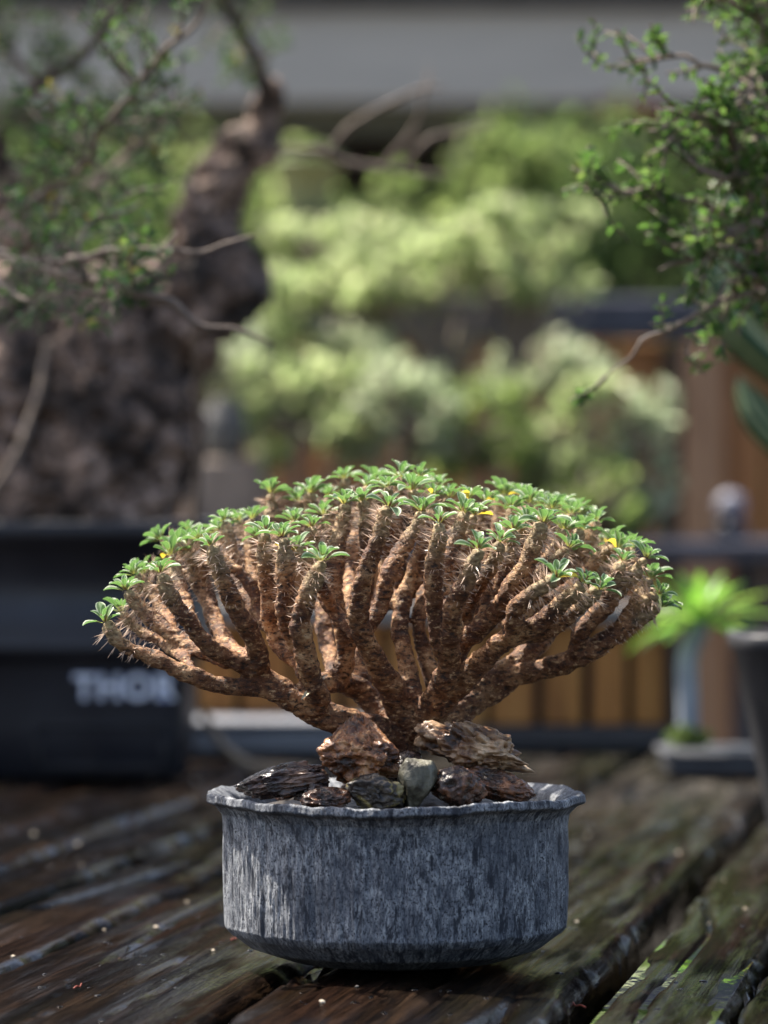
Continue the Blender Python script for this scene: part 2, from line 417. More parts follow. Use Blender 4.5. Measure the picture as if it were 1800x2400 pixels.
bench_bonsai(1130, 900, 1110, 260, 1800, .026, M_lime, 35, [(1120, 1205), (1115, 1130), (1130, 1060)], 'low bright green bonsai right of the leaning trunk', BY-.02)
bench_bonsai(1330, 870, 1180, 290, 2200, .026, M_pad, 36, [(1350, 1205), (1335, 1130), (1330, 1050)], 'bushy light green bonsai left of the dark fence post', BY-.02)
bench_bonsai(1480, 880, 1220, 210, 1700, .026, M_padgrey, 37, [(1470, 1205), (1490, 1130), (1480, 1050)], 'grey green bonsai close beside the light brown post', BY-.02)
bench_bonsai(1380, 1090, 1250, 240, 900, .026, M_lime, 38, [(1400, 1210), (1405, 1190), (1400, 1170)], 'lime leaved cushion bonsai low behind the right crown', BY-.14)
bench_bonsai(480, 760, 1090, 250, 1900, .028, M_padgrey, 61, [(540, 1205), (520, 1120), (490, 1000)], 'pale bonsai half hidden behind the left caudex trunk', BY-.04)
bench_bonsai(700, 830, 1090, 300, 2200, .028, M_pad, 62, [(705, 1205), (690, 1120), (700, 980)], 'soft green bonsai low between the jar and the pinkish trunk', BY-.04)
bench_bonsai(820, 520, 720, 440, 2400, .028, M_pad, 63, [(900, 1205), (880, 1000), (890, 760)], 'tall pale bonsai crown under the long bare twig', BY+.34)
bench_bonsai(940, 830, 1080, 260, 1900, .028, M_padgrey, 64, [(900, 1205), (930, 1120), (945, 980)], 'grey bonsai tucked between the two slanting trunks', BY-.05)
bench_bonsai(1290, 790, 960, 300, 2000, .028, M_padgrey, 65, [(1290, 1205), (1280, 1000), (1300, 820)], 'grey green bonsai crown just below the right half of the navy rail', BY+.33)
M_stone = simple('pinkish_stone', [(.3, (.24, .19, .17)), (.7, (.42, .35, .32))], 30, .7, .5, .004)
M_gstone = simple('grey_jar_glaze', [(.3, (.05, .05, .05)), (.7, (.09, .088, .082))], 10, .7, .1)

def rock_mesh(rng, dims, seed, sub=4, nplane=16, amp=.12, fine=.05, freq=2.2, pits=0.0):
    import bmesh
    bm = bmesh.new(); bmesh.ops.create_icosphere(bm, subdivisions=sub, radius=1.0)
    V = np.array([v.co[:] for v in bm.verts]); F = np.array([[v.index for v in f.verts] for f in bm.faces]); bm.free()
    nn = rng.normal(size=(nplane, 3)); nn /= np.linalg.norm(nn, axis=1)[:, None]; dd = rng.uniform(.62, .95, nplane)
    dots = V @ nn.T; r = np.where(dots > .05, dd[None]/np.maximum(dots, .05), 9).min(1); r = np.minimum(r, 1.15)
    p = V*r[:, None]; q = p*freq+seed*7.7
    rid = 1-np.abs(fbm(q, 4)); f = fbm(q*3.1+5, 4)
    d = amp*(rid-.72)*1.8+fine*f
    if pits: d = d-pits*sm(.25, .6, fbm(q*1.7+31, 3))-pits*.5*sm(.2, .5, fbm(q*4.1+77, 2))
    p = p+V*d[:, None]
    lo, hi = p.min(0), p.max(0); p = (p-(lo+hi)/2)/(hi-lo)*np.array(dims)
    return p, F
def place_stone(px, py, w, h, Y, sd, lab, mat, name='stone', cat='stone', group=None):
    k = Y/FPX; c = P(px, py, Y); p, F = rock_mesh(np.random.default_rng(sd), (w*k, w*k*.8, h*k), sd, 3)
    mb = MB().add(p+c, F); loc = c-[0, 0, h*k/2]
    o = build_at(mb, name, mat, loc); return tag(o, lab, cat, group)
place_stone(1255, 1040+130, 95, 190, BY+.1, 51, 'upright pinkish stone behind the crown, right of centre', M_stone, group='display stones on the rear bench')
place_stone(1440, 1110+70, 80, 170, BY+.3, 52, 'pinkish stone beside the dark post on the rear bench', M_stone, group='display stones on the rear bench')
# jar at the left of the bench
jY = 5.9; c = P(527, 1075, jY); k = jY/FPX
jar_stand = MB().box((c[0], jY+.02, c[2]/2), (.12, .12, c[2]), bev=.006)
o = build_at(jar_stand, 'stone_plinth', M_btrunk, (c[0], jY+.02, 0), False); tag(o, 'narrow brown plinth carrying the grey jar beside the left bonsai', 'plinth')
jar = thing('glazed_jar', 'pale grey round glazed jar right of the left bonsai trunk', 'jar', c+[0, 0, .002])
MB().lathe([(.001, .002), (36*k, .002), (46*k, 30*k), (52*k, 70*k), (46*k, 110*k), (30*k, 128*k), (33*k, 140*k), (28*k, 141*k), (26*k, 128*k), (.001, 126*k)], c, 36).build('body', M_gstone, jar)
# globe lamp on the bench
c = P(1712, 1252, BY+.06); k = BY/FPX
o = thing('globe_lamp', 'small pale grey globe on a dark base at the bench end', 'lamp', (c[0], c[1], zbench+.002))
c[2] = zbench+.002
bx_ = MB().lathe([(.001, 0), (40*k, 0), (42*k, 30*k), (26*k, 46*k), (.001, 48*k)], c, 28).build('base', M_navy, o)
a_ = np.linspace(-1.25, 1.57, 14)
MB().lathe(np.stack([np.maximum(.0005, np.cos(a_)*36*k), 78*k+np.sin(a_)*36*k], 1), c, 28).build('globe', simple('frosted_plastic', [(.3, (.15, .15, .19)), (.7, (.21, .21, .26))], 5, .55, .02), o)
MB().box(((1712-900)*kB, BY+.2, zbench-.016), (.2, .5, .031), bev=.003).build('extension', M_navy, bench, False)

# ------------------------------------------------------------------ the big table of weathered planks
TZ = 0.80; SL = 0.176; ang = math.atan(SL)
def plank_material():
    k = NT('wet_weathered_wood'); v = k.tc(); rn = k.rnd()
    sh = k.n('ShaderNodeVectorMath', operation='ADD'); k.set(sh.inputs[0], v)
    cb = k.n('ShaderNodeCombineXYZ'); k.set(cb.inputs[0], k.math('MULTIPLY', rn, 3.1)); k.set(cb.inputs[1], k.math('MULTIPLY', rn, 7.7)); k.set(sh.inputs[1], cb.outputs[0]); v = sh.outputs[0]
    st = k.map(v, (34, .9, 34)); fine = k.map(v, (230, 4.5, 230))
    g1 = k.noise(st, 1.0, 6, .6, .6); g2 = k.noise(fine, 1.0, 5, .65)
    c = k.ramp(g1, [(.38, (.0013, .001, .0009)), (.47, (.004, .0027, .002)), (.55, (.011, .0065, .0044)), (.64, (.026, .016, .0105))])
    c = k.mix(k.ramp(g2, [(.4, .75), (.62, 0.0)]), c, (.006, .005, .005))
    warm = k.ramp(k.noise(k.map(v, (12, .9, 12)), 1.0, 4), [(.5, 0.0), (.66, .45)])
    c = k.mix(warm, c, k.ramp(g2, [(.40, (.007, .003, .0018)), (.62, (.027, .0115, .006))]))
    wx = k.n('ShaderNodeSeparateXYZ'); k.set(wx.inputs[0], k.n('ShaderNodeNewGeometry').outputs['Position'])
    # far right painted paler as the sunlit part; algae on the right-hand boards
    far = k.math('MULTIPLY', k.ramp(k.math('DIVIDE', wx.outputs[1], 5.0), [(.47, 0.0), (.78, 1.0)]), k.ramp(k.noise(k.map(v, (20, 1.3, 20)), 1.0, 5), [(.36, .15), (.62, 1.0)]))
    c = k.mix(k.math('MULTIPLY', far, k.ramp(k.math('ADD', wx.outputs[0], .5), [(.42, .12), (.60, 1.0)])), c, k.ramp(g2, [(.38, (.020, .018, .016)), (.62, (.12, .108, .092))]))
    rt = k.ramp(k.math('ADD', wx.outputs[0], .5), [(.5, 0.0), (.66, 1.0)])
    alg = k.math('MULTIPLY', k.ramp(k.noise(k.map(v, (24, 2.2, 24)), 1.0, 5), [(.44, 0.0), (.60, .8)]), k.math('ADD', k.math('MULTIPLY', rt, .8), .12))
    c = k.mix(alg, c, k.ramp(g2, [(.35, (.003, .004, .0012)), (.7, (.014, .018, .004))]))
    wet = k.noise(k.map(v, (40, 5, 40)), 1.0, 4)
    ro = k.ramp(wet, [(.36, .09), (.5, .20), (.66, .36)])
    g3 = k.noise(k.map(v, (620, 16, 620)), 1.0, 3, .6); c = k.mix(k.ramp(g3, [(.40, .75), (.50, 0.0)]), c, (.0012, .001, .0009))
    b = k.bump(g2, .9, .0022); b = k.bump(g3, .6, .0012, b); b = k.bump(k.noise(k.map(v, (420, 90, 420)), 1.0, 4), .6, .0012, b)
    k.fin(c, .75, b); k.b.inputs['Specular IOR Level'].default_value = 0.0
    k.set(k.b.inputs['Coat Weight'], k.ramp(wet, [(.43, 1.0), (.55, .2)])); k.set(k.b.inputs['Coat Roughness'], k.ramp(g2, [(.4, .09), (.6, .26)])); k.b.inputs['Coat IOR'].default_value = 1.33
    k.set(k.b.inputs['Coat Normal'], k.bump(k.noise(k.map(v, (330, 110, 330)), 1.0, 3), .45, .0010, k.bump(g3, .4, .0010)))
    return k.m
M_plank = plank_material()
table = thing('plank_table', 'heavy weathered wet timber table of thick cracked planks', 'table', (0, 2.8, 0))
seams = [-1.30, -1.12, -.95, -.87, -.785, -.700, -.612, -.436, -.249, -.163, -.03, .14, .30]
Y0, Y1 = 1.15, 4.28
dvec = np.array([SL, 1, 0])/math.hypot(1, SL); nvec = np.array([dvec[1], -dvec[0], 0])
PLANK_TOP = {}
def plank_height(s, t, w, sd):
    """height of the worn top at s along, t across"""
    e = np.minimum(t, w-t)
    z = -.009*np.clip(1-e/(.009+.005*vn(np.stack([s*14, np.sign(t-w/2)*3, np.full_like(s, sd)], 1))), 0, 1)**2.0*(1+.7*vn(np.stack([s*45, np.sign(t-w/2)*5, np.full_like(s, sd+2)], 1)))
    q = np.stack([t*26, s*1.9, np.full_like(s, sd)], 1)
    z = z+.0016*fbm(q, 4)+.0007*fbm(np.stack([t*170, s*9, np.full_like(s, sd+9.)], 1), 3)
    nz = fbm(np.stack([t*16, s*1.15, np.full_like(s, sd+3.)], 1), 3)
    mk_ = sm(-.15, .2, vn(np.stack([t*7, s*2.3, np.full_like(s, sd+5.)], 1)))
    z = z-.0095*np.exp(-(nz/.026)**2)*mk_
    nz2 = fbm(np.stack([t*42, s*2.6, np.full_like(s, sd+13.)], 1), 2)
    z = z-.0022*np.exp(-(nz2/.03)**2)*sm(0, .3, vn(np.stack([t*11, s*3.1, np.full_like(s, sd+25.)], 1)))
    return z
for q in range(len(seams)-1):
    u0, u1 = seams[q]+.0035, seams[q+1]-.0035
    if q == 7: u1 -= .006
    if q == 8: u0 += .005
    w = (u1-u0)*dvec[1]; Ln = (Y1-Y0)/dvec[1]; hi = -.95 <= seams[q] <= -.1
    sd = q*3.37+1
    ns = 620 if hi else 60; nt_ = max(8, int(w/(.0024 if hi else .02)))
    s_ = np.linspace(0, 1, ns)**1.25*Ln + R.uniform(-.0, .03); tt = np.linspace(0, w, nt_)
    tt = np.concatenate([[0, 0, 0], tt, [w, w, w]]); zz = np.concatenate([[-.055, -.03, -.012], np.zeros(nt_), [-.012, -.03, -.055]])
    S, T = np.meshgrid(s_, tt, indexing='ij'); Z = np.repeat(zz[None], ns, 0)
    top = Z.ravel() == 0; sf, tf = S.ravel(), T.ravel(); zf = Z.ravel().copy()
    zf[top] += plank_height(sf[top], tf[top], w, sd)
    wob = .0035*fbm(np.stack([np.where(tf < w/2, 0, 9.)+sd, sf*9, zf*20], 1), 3)*np.where(np.minimum(tf, w-tf) < .02, 1, 0)
    V = np.stack([tf+wob, sf, zf+.0015*math.sin(q*2.1)], 1)
    m = len(tt); i, j = np.meshgrid(np.arange(ns-1), np.arange(m-1), indexing='ij'); a = (i*m+j).ravel()
    me = mk('plank', V, [np.stack([a, a+1, a+m+1, a+m], 1), [list(range(m))[::-1]] if m < 400 else [], [[(ns-1)*m+x for x in range(m)]], [[0, (ns-1)*m, ns*m-1, m-1]]])
    me.polygons.foreach_set('use_smooth', np.full(len(me.polygons), True))
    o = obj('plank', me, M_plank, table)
    org = np.array([u0+SL*Y0, Y0, TZ]); o.location = Vector(org-np.array(table.location)); o.rotation_euler = (0, 0, -ang)
    PLANK_TOP[q] = (u0, w, sd, org)
for y in (1.4, 2.75, 4.1):
    MB().box((-.10+SL*(y-2.75)*0+SL*y-.5, y, TZ-.105), (1.75, .09, .09), -ang, .006).build('cross_beam', M_darkwood, table, False)
for y in (1.4, 4.1):
    for x in (-1.3, .2):
        MB().box((x+SL*y, y-.0, (TZ-.152)/2), (.1, .1, TZ-.152), -ang, .008).build('leg', M_darkwood, table, False)

def table_z(x, y):
    """height of the table top under a point"""
    u = x-SL*y
    for q, (u0, w, sd, org) in PLANK_TOP.items():
        t = (np.array([x, y, 0])-np.array([org[0], org[1], 0])) @ nvec
        if 0 <= t <= w:
            s = (np.array([x, y, 0])-np.array([org[0], org[1], 0])) @ dvec
            return TZ+.0015*math.sin(q*2.1)+float(plank_height(np.array([s]), np.array([t]), w, sd)[0]), t, w
    return TZ-.01, 0, 0

# ------------------------------------------------------------------ things at the back of the table
BX = 4.02
M_white = simple('white_plastic', [(.3, (.20, .21, .24)), (.7, (.27, .28, .31))], 6, .4, .05)
k = BX/FPX; c = P(610, 1752, BX); cz = TZ+.003
wt = MB().box((c[0], BX+.1, cz+.017), (.30, .16, .034), bev=.008); wt.box((c[0], BX+.1, cz+.036), (.312, .172, .008), bev=.003)
tag(build_at(wt, 'plastic_tray', M_white, (c[0], BX+.1, cz), False), 'low white plastic tray lying behind the left side of the pot', 'tray')
M_stick = simple('dry_stick', [(.3, (.24, .17, .11)), (.7, (.38, .29, .20))], 60, .8, .4)
pts = [P(478, 1672, 3.86), P(500, 1712, 3.84), P(532, 1757, 3.8), P(590, 1790, 3.78), P(660, 1800, 3.77), P(730, 1803, 3.77)]
pts[-1][2] = TZ+.008; pts[-2][2] = TZ+.008; pts[-3][2] = TZ+.011
pp = catmull(pts, .006); st = MB().tube(pp, np.linspace(.0042, .0056, len(pp))*(1+.15*vn(pp*90)), 9)
tag(build_at(st, 'dry_stick', M_stick, pp[-1]), 'pale curved dry stick in front of the white tray', 'stick')

# slatted wooden planter with dark base
WY = 4.16; k = WY/FPX
M_board = simple('amber_stained_boards', [(.25, (.20, .070, .014)), (.5, (.44, .185, .042)), (.75, (.60, .30, .085))], 8, .6, .4, .002, (8, 8, .8))
M_greywood = simple('silvered_timber', [(.3, (.16, .15, .145)), (.7, (.30, .285, .27))], 16, .8, .4, .002, (.4, 6, 6))
M_blackrail = simple('dark_blue_black_timber', [(.3, (.016, .016, .020)), (.7, (.04, .04, .048))], 16, .45, .4, .002, (.5, 6, 6))
planter = thing('wooden_planter', 'long amber board planter with dark base rail behind the tree', 'planter', ((1010-900)*k, WY+.1, TZ))
zb0 = TZ+.002
zbt, zbb = zpx(1462, WY), zpx(1700, WY)
x = 455; bw = 118
while x < 1560:
    ww = bw*R.uniform(.86, 1.1)
    MB().box(((x+ww/2-900)*k, WY+.012+R.uniform(-.004, .006), (zbt+zbb)/2), ((ww-R.uniform(10, 26))*k, .014, zbt-zbb), bev=.002).build('board', M_board, planter, False); x += ww
MB().box(((1010-900)*k, WY+.03, (zbt+zbb)/2), (1108*k, .012, zbt-zbb-.004)).build('liner', M_darkwood, planter, False)
MB().box(((1015-900)*k, WY+.01, zbt+.011), (1135*k, .05, .022), bev=.003).build('top_rail', M_greywood, planter, False)
MB().box(((1010-900)*k, WY+.01, (zb0+zbb)/2-.0005), (1130*k, .05, zbb-zb0-.001), bev=.004).build('base_rail', M_blackrail, planter, False)
for x in (450, 1572):
    MB().box(((x-900)*k, WY+.008, (zbt+zbb)/2), (26*k, .034, zbt-zbb-.001), bev=.003).build('corner_post', M_darkwood, planter, False)
MB().box(((1010-900)*k, WY+.27, (zb0+zbt)/2), (1108*k, .014, zbt-zb0)).build('rear_panel', M_board, planter, False)
for x in (456, 1566): MB().box(((x-900)*k, WY+.15, (zb0+zbt)/2), (.012, .22, zbt-zb0)).build('side_panel', M_board, planter, False)
MB().box(((1010-900)*k, WY+.15, (zb0+zbt)/2-.02), (1080*k, .2, zbt-zb0-.03)).build('soil', M_darkwood, planter, False)

# grey tray under the green rosette
tY = 3.72; k = tY/FPX; M_tray = simple('grey_slate_tray', [(.3, (.035, .037, .045)), (.7, (.07, .072, .08))], 12, .75, .2)
c = P(1690, 1812, tY); c[2] = TZ+.004
tr = MB().box(c+[0.01, .06, .010], (.125, .13, .017), bev=.004); tr.box(c+[.01, .06, .0215], (.135, .14, .006), bev=.002)
tag(build_at(tr, 'slate_tray', M_tray, c+[.01, .06, 0], False), 'low dark slate tray beside the tapered black pot', 'tray')
# green rosette plant on a pale stem
sY = 3.80; k = sY/FPX; zt0 = c[2]+.0248
b0 = P(1613, 1745, sY); b0[2] = zt0
plant = thing('rosette_plant', 'bright green strap leaved rosette on a slim pale grey stem', 'plant', b0)
sp = catmull([b0, P(1613, 1640, sY), P(1612, 1540, sY), P(1640, 1470, sY)], .008)
MB().tube(sp, np.linspace(.0112, .0105, len(sp)), 14).build('stem', simple('pale_grey_stem', [(.3, (.22, .25, .30)), (.7, (.34, .37, .42))], 40, .6, .2), plant)
M_strap = leafmat('strap_leaf', [(0, (.06, .17, .03)), (.5, (.10, .24, .04)), (1, (.16, .30, .06))], [(0, (.2, .45, .05)), (1, (.4, .6, .12))], .45, .28)
rg = np.random.default_rng(5); cr = sp[-1]
for q in range(34):
    az = q*2.39996+rg.uniform(-.2, .2); el = rad(80)-rad(84)*(q/34)**.8; L = (.052+.030*(q/34)**.6)*rg.uniform(.85, 1.1)
    dv = np.array([math.cos(az), math.sin(az), 0]); v = np.linspace(0, 1, 9); th = el-v*rg.uniform(.5, 1.0)*(.6+.4*q/34)
    ctr = cr+np.cumsum(np.outer(np.cos(th)*L/8, dv)+np.outer(np.sin(th)*L/8, [0, 0, 1]), 0)
    wv = .0062*np.sin(np.pi*np.clip(v*.86+.12, 0, 1))**.7; sd_ = np.array([-dv[1], dv[0], 0])
    up_ = np.outer(-np.sin(th), dv)+np.outer(np.cos(th), [0, 0, 1])
    V = np.concatenate([ctr-sd_*wv[:, None]+up_*wv[:, None]*.35, ctr, ctr+sd_*wv[:, None]+up_*wv[:, None]*.35]); a = np.arange(8)
    lm = MB().add(V, np.concatenate([np.stack([a, a+1, a+10, a+9], 1), np.stack([a+9, a+10, a+19, a+18], 1)]), uv=np.full((27, 2), rg.random()))
    lm.build('leaf', M_strap, plant)
mo = MB(); pc = clump_points(rg, [(b0[0]-.008, sY-.012, zt0+.010, .017, .012, .011), (b0[0]+.010, sY-.010, zt0+.007, .012, .010, .009)], 420); pc[:, 2] = np.maximum(pc[:, 2], zt0+.001)
leaf_cloud(mo, pc, 420, .007, .004, rg, .8); mo_ = build_at(mo, 'moss_tuft', M_lime, (b0[0], sY-.012, zt0), False); tag(mo_, 'small lime green moss tuft at the foot of the pale stem', 'moss')

# ------------------------------------------------------------------ black tote with pale lettering
QY = 3.70; k = QY/FPX
def tote_material():
    kk = NT('black_plastic'); h = kk.noise(kk.tc(), 260, 3)
    return kk.fin(kk.ramp(kk.noise(kk.tc(), 9, 4), [(.3, (.011, .011, .015)), (.7, (.021, .021, .027))]), kk.ramp(kk.noise(kk.tc(), 22, 4), [(.35, .34), (.65, .5)]), kk.bump(h, .12, .0006))
M_tote = tote_material()
tote = thing('plastic_tote', 'large black plastic tote with pale block lettering at left', 'tote', ((60-900)*k, QY+.14, TZ+.003))
def rrect(cx, cy, hx, hy, r, n=6):
    out = []
    for sx, sy, a0 in ((1, 1, 0), (-1, 1, 90), (-1, -1, 180), (1, -1, 270)):
        for q in range(n+1):
            a = rad(a0+90*q/n); out.append((cx+sx*(hx-r)+r*math.cos(a), cy+sy*(hy-r)+r*math.sin(a)))
    return np.array(out)
def loft(rings):
    mb = MB(); m = len(rings[0][0]); V = np.vstack([np.column_stack([r, np.full(m, z)]) for r, z in rings])
    i = np.arange(len(rings)-1)[:, None]*m; j = np.arange(m)[None]; kk = (j+1) % m
    mb.add(V, np.stack([i+j, i+kk, i+m+kk, i+m+j], -1).reshape(-1, 4)); return mb
x0, x1 = (-330-900)*k, (448-900)*k; cx = (x0+x1)/2; hx = (x1-x0)/2; hy = .14; cyy = QY+hy
def zz(py): return CZ-(py-1200)/FPX*QY
rows = [(zz(1826), -.030, .02), (zz(1820), -.012, .02), (zz(1700), -.008, .02), (zz(1560), -.004, .02), (zz(1548), -.002, .02),
        (zz(1540), .010, .02), (zz(1494), .012, .02), (zz(1488), .002, .02), (zz(1276), .010, .02), (zz(1270), .018, .022), (zz(1226), .020, .022), (zz(1220), .016, .02), (zz(1222), .006, .015), (zz(1300), .000, .015)]
rows[0] = (TZ+.003, -.014, .02)
mb = loft([(rrect(cx, cyy, hx+d, hy+d, r), z) for z, d, r in rows])
m = 28; n_ = np.arange(m); mb.F.setdefault(m, []).append(np.array([n_[::-1]])); mb.F[m].append(np.array([n_+m*(len(rows)-1)]))
mb.build('body', M_tote, tote, True)
# recessed grip panel lines on the front
def ring_frame(cx, cz_, w, h, th, y, dep):
    f = MB()
    f.box((cx, y, cz_+h/2), (w, dep, th), bev=th*.3); f.box((cx, y, cz_-h/2), (w, dep, th), bev=th*.3)
    f.box((cx-w/2, y, cz_), (th, dep, h-th*1.02), bev=th*.3); f.box((cx+w/2, y, cz_), (th, dep, h-th*1.02), bev=th*.3); return f
ring_frame((235-900)*k, zz(1752), .125, .040, .006, QY+.010, .008).build('grip_frame', M_tote, tote)
def letters(txt, size, mat, parent, loc, off, depth, name):
    cu = bpy.data.curves.new(name, 'FONT'); cu.body = txt; cu.size = size; cu.offset = off; cu.extrude = depth; cu.align_x = 'CENTER'; cu.align_y = 'CENTER'; cu.space_character = 1.12
    tmp = bpy.data.objects.new('tmp', cu); COL.objects.link(tmp)
    dg = bpy.context.evaluated_depsgraph_get(); me = bpy.data.meshes.new_from_object(tmp.evaluated_get(dg))
    bpy.data.objects.remove(tmp); me.materials.clear()
    o = obj(name, me, mat, parent); o.rotation_euler = (rad(90), 0, 0); o.location = Vector(loc)-parent.location; return o
M_let = simple('pale_letter_print', [(.3, (.76, .78, .84)), (.7, (.82, .84, .90))], 20, .5, .02)
M_leto = simple('blue_letter_outline', [(.3, (.13, .18, .38)), (.7, (.16, .22, .44))], 20, .5, .02)
lo_ = letters('THOR', 76*k*1.06, M_leto, tote, ((291-900)*k, QY+.0048, zz(1614)), .0019, .0006, 'lettering_outline')
letters('THOR', 76*k*1.06, M_let, tote, ((291-900)*k, QY+.0036, zz(1614)), .0009, .0006, 'lettering')
MB().box((cx, cyy, zz(1275)), (hx*2-.004, hy*2-.004, .01)).build('soil', M_darkwood, tote, False)

# ------------------------------------------------------------------ big caudex bonsai standing in the tote
def remesh(mb, voxel, smooth_it=3):
    me = mk('tmp', np.vstack(mb.V), [np.vstack(v) for v in mb.F.values()])
    o = bpy.data.objects.new('tmp', me); COL.objects.link(o)
    m = o.modifiers.new('r', 'REMESH'); m.mode = 'VOXEL'; m.voxel_size = voxel; m.use_smooth_shade = True
    s = o.modifiers.new('s', 'SMOOTH'); s.factor = .5; s.iterations = smooth_it
    dg = bpy.context.evaluated_depsgraph_get(); out = bpy.data.meshes.new_from_object(o.evaluated_get(dg))
    bpy.data.objects.remove(o); bpy.data.meshes.remove(me); return out
def get_vn(me):
    V = np.empty(len(me.vertices)*3, np.float32); me.vertices.foreach_get('co', V)
    N_ = np.empty(len(me.vertices)*3, np.float32); me.vertex_normals.foreach_get('vector', N_)
    return V.reshape(-1, 3).astype(float), N_.reshape(-1, 3).astype(float)
kc = NT('caudex_bark'); v = kc.tc()
n1 = kc.noise(v, 19, 4, .62); n2 = kc.noise(v, 95, 4, .6)
cc = kc.ramp(n1, [(.36, (.014, .010, .008)), (.46, (.070, .046, .036)), (.54, (.22, .150, .115)), (.64, (.48, .34, .27))])
cc = kc.mix(kc.ramp(n2, [(.40, .85), (.50, 0.)]), cc, (.012, .009, .008))
kc.fin(cc, .8, kc.bump(n2, .7, .004)); M_caudex = kc.m
big = thing('caudex_bonsai', 'massive dark brown caudex tree with leaning neck rising from the tote', 'bonsai', ((170-900)*.43e-3, 3.86, zz(1270)))
mb = MB(); CY = 3.87
def tubeP(mb, L, n=14, step=.008):
    pts = catmull([np.r_[P(x, y, Y), r*Y/FPX] for x, y, Y, r in L], step)
    return mb.tube(pts[:, :3], pts[:, 3], n)
for L in ([(215, 1330, CY, 185), (215, 1230, CY, 182), (225, 1120, CY, 200), (245, 980, CY, 215), (250, 860, CY, 195), (300, 760, CY, 160), (400, 700, CY, 120), (480, 660, CY, 90)],
          [(10, 1330, CY-.02, 100), (20, 1180, CY-.03, 110), (10, 1020, CY-.04, 115), (20, 880, CY-.04, 110), (10, 780, CY-.03, 90), (40, 680, CY, 70)],
          [(440, 740, CY, 90), (520, 700, CY, 84), (545, 660, CY, 70), (500, 600, CY, 66)],
          [(400, 760, CY, 120), (470, 660, CY, 95), (480, 600, CY, 76), (480, 530, CY, 68), (505, 460, CY, 62), (545, 390, CY, 52), (590, 325, CY, 44), (622, 275, CY, 35), (630, 215, CY-.02, 27), (605, 150, CY-.04, 20)],
          [(150, 800, CY, 120), (120, 640, CY, 80), (60, 540, CY, 60), (20, 420, CY, 45)],
          [(330, 900, CY+.02, 120), (410, 880, CY+.02, 70), (470, 800, CY+.02, 60), (520, 740, CY+.02, 55)]):
    tubeP(mb, L)
me = remesh(mb, .0042, 4); V, N_ = get_vn(me)
d = .014*fbm(V*20, 3)+.011*(1-2*np.abs(fbm(V*38+3, 4)))*1.0-.012*sm(.05, .4, fbm(V*48+11, 3))
V = V+N_*d[:, None]; me.vertices.foreach_set('co', (V-np.array(big.location)).astype(np.float32).ravel()); me.update()
obj('trunk', me, M_caudex, big)

M_twig = simple('grey_brown_twig', [(.3, (.085, .062, .048)), (.7, (.20, .155, .125))], 90, .75, .5, .001)
M_twigdark = simple('dark_limb', [(.3, (.02, .014, .011)), (.7, (.055, .038, .03))], 60, .8, .6, .002)
M_lleaf = leafmat('blue_green_leaflet', [(0, (.034, .065, .032)), (.55, (.060, .11, .050)), (.86, (.09, .15, .055)), (.90, (.18, .18, .03)), (1, (.24, .20, .03))],
                  [(0, (.07, .15, .04)), (.55, (.11, .23, .06)), (.86, (.18, .32, .06)), (.90, (.45, .42, .05)), (1, (.5, .42, .06))], .3, .6)
M_rleaf = leafmat('fresh_green_leaflet', [(0, (.028, .066, .020)), (.5, (.050, .10, .028)), (.9, (.080, .135, .036)), (1, (.15, .175, .05))],
                  [(0, (.09, .20, .04)), (.5, (.14, .28, .055)), (.9, (.21, .34, .08)), (1, (.34, .38, .10))], .42, .6)
def leaflet(mb, C, D, Nn, L, W, u):
    """pointed oval leaflets: 6-sided, slightly folded (arrays)"""
    m = len(C); S = np.cross(Nn, D); S /= np.linalg.norm(S, axis=1)[:, None]+1e-9; Nn = np.cross(D, S)
    L = L[:, None]; W = W[:, None]
    V = np.stack([C, C+D*L*.3+S*W*.42+Nn*W*.12, C+D*L*.72+S*W*.40+Nn*W*.10, C+D*L-Nn*L*.08, C+D*L*.72-S*W*.40+Nn*W*.10, C+D*L*.3-S*W*.42+Nn*W*.12, C+D*L*.5], 1).reshape(-1, 3)
    a = np.arange(m)[:, None]*7; T = np.array([[6, 0, 1], [6, 1, 2], [6, 2, 3], [6, 3, 4], [6, 4, 5], [6, 5, 0]])
    F = (a[:, None]+T[None]).reshape(-1, 3); uu = np.repeat(u, 7)
    mb.add(V, F, uv=np.stack([uu, uu*0], 1))
def unit(a): return a/(np.linalg.norm(a, axis=-1, keepdims=True)+1e-12)
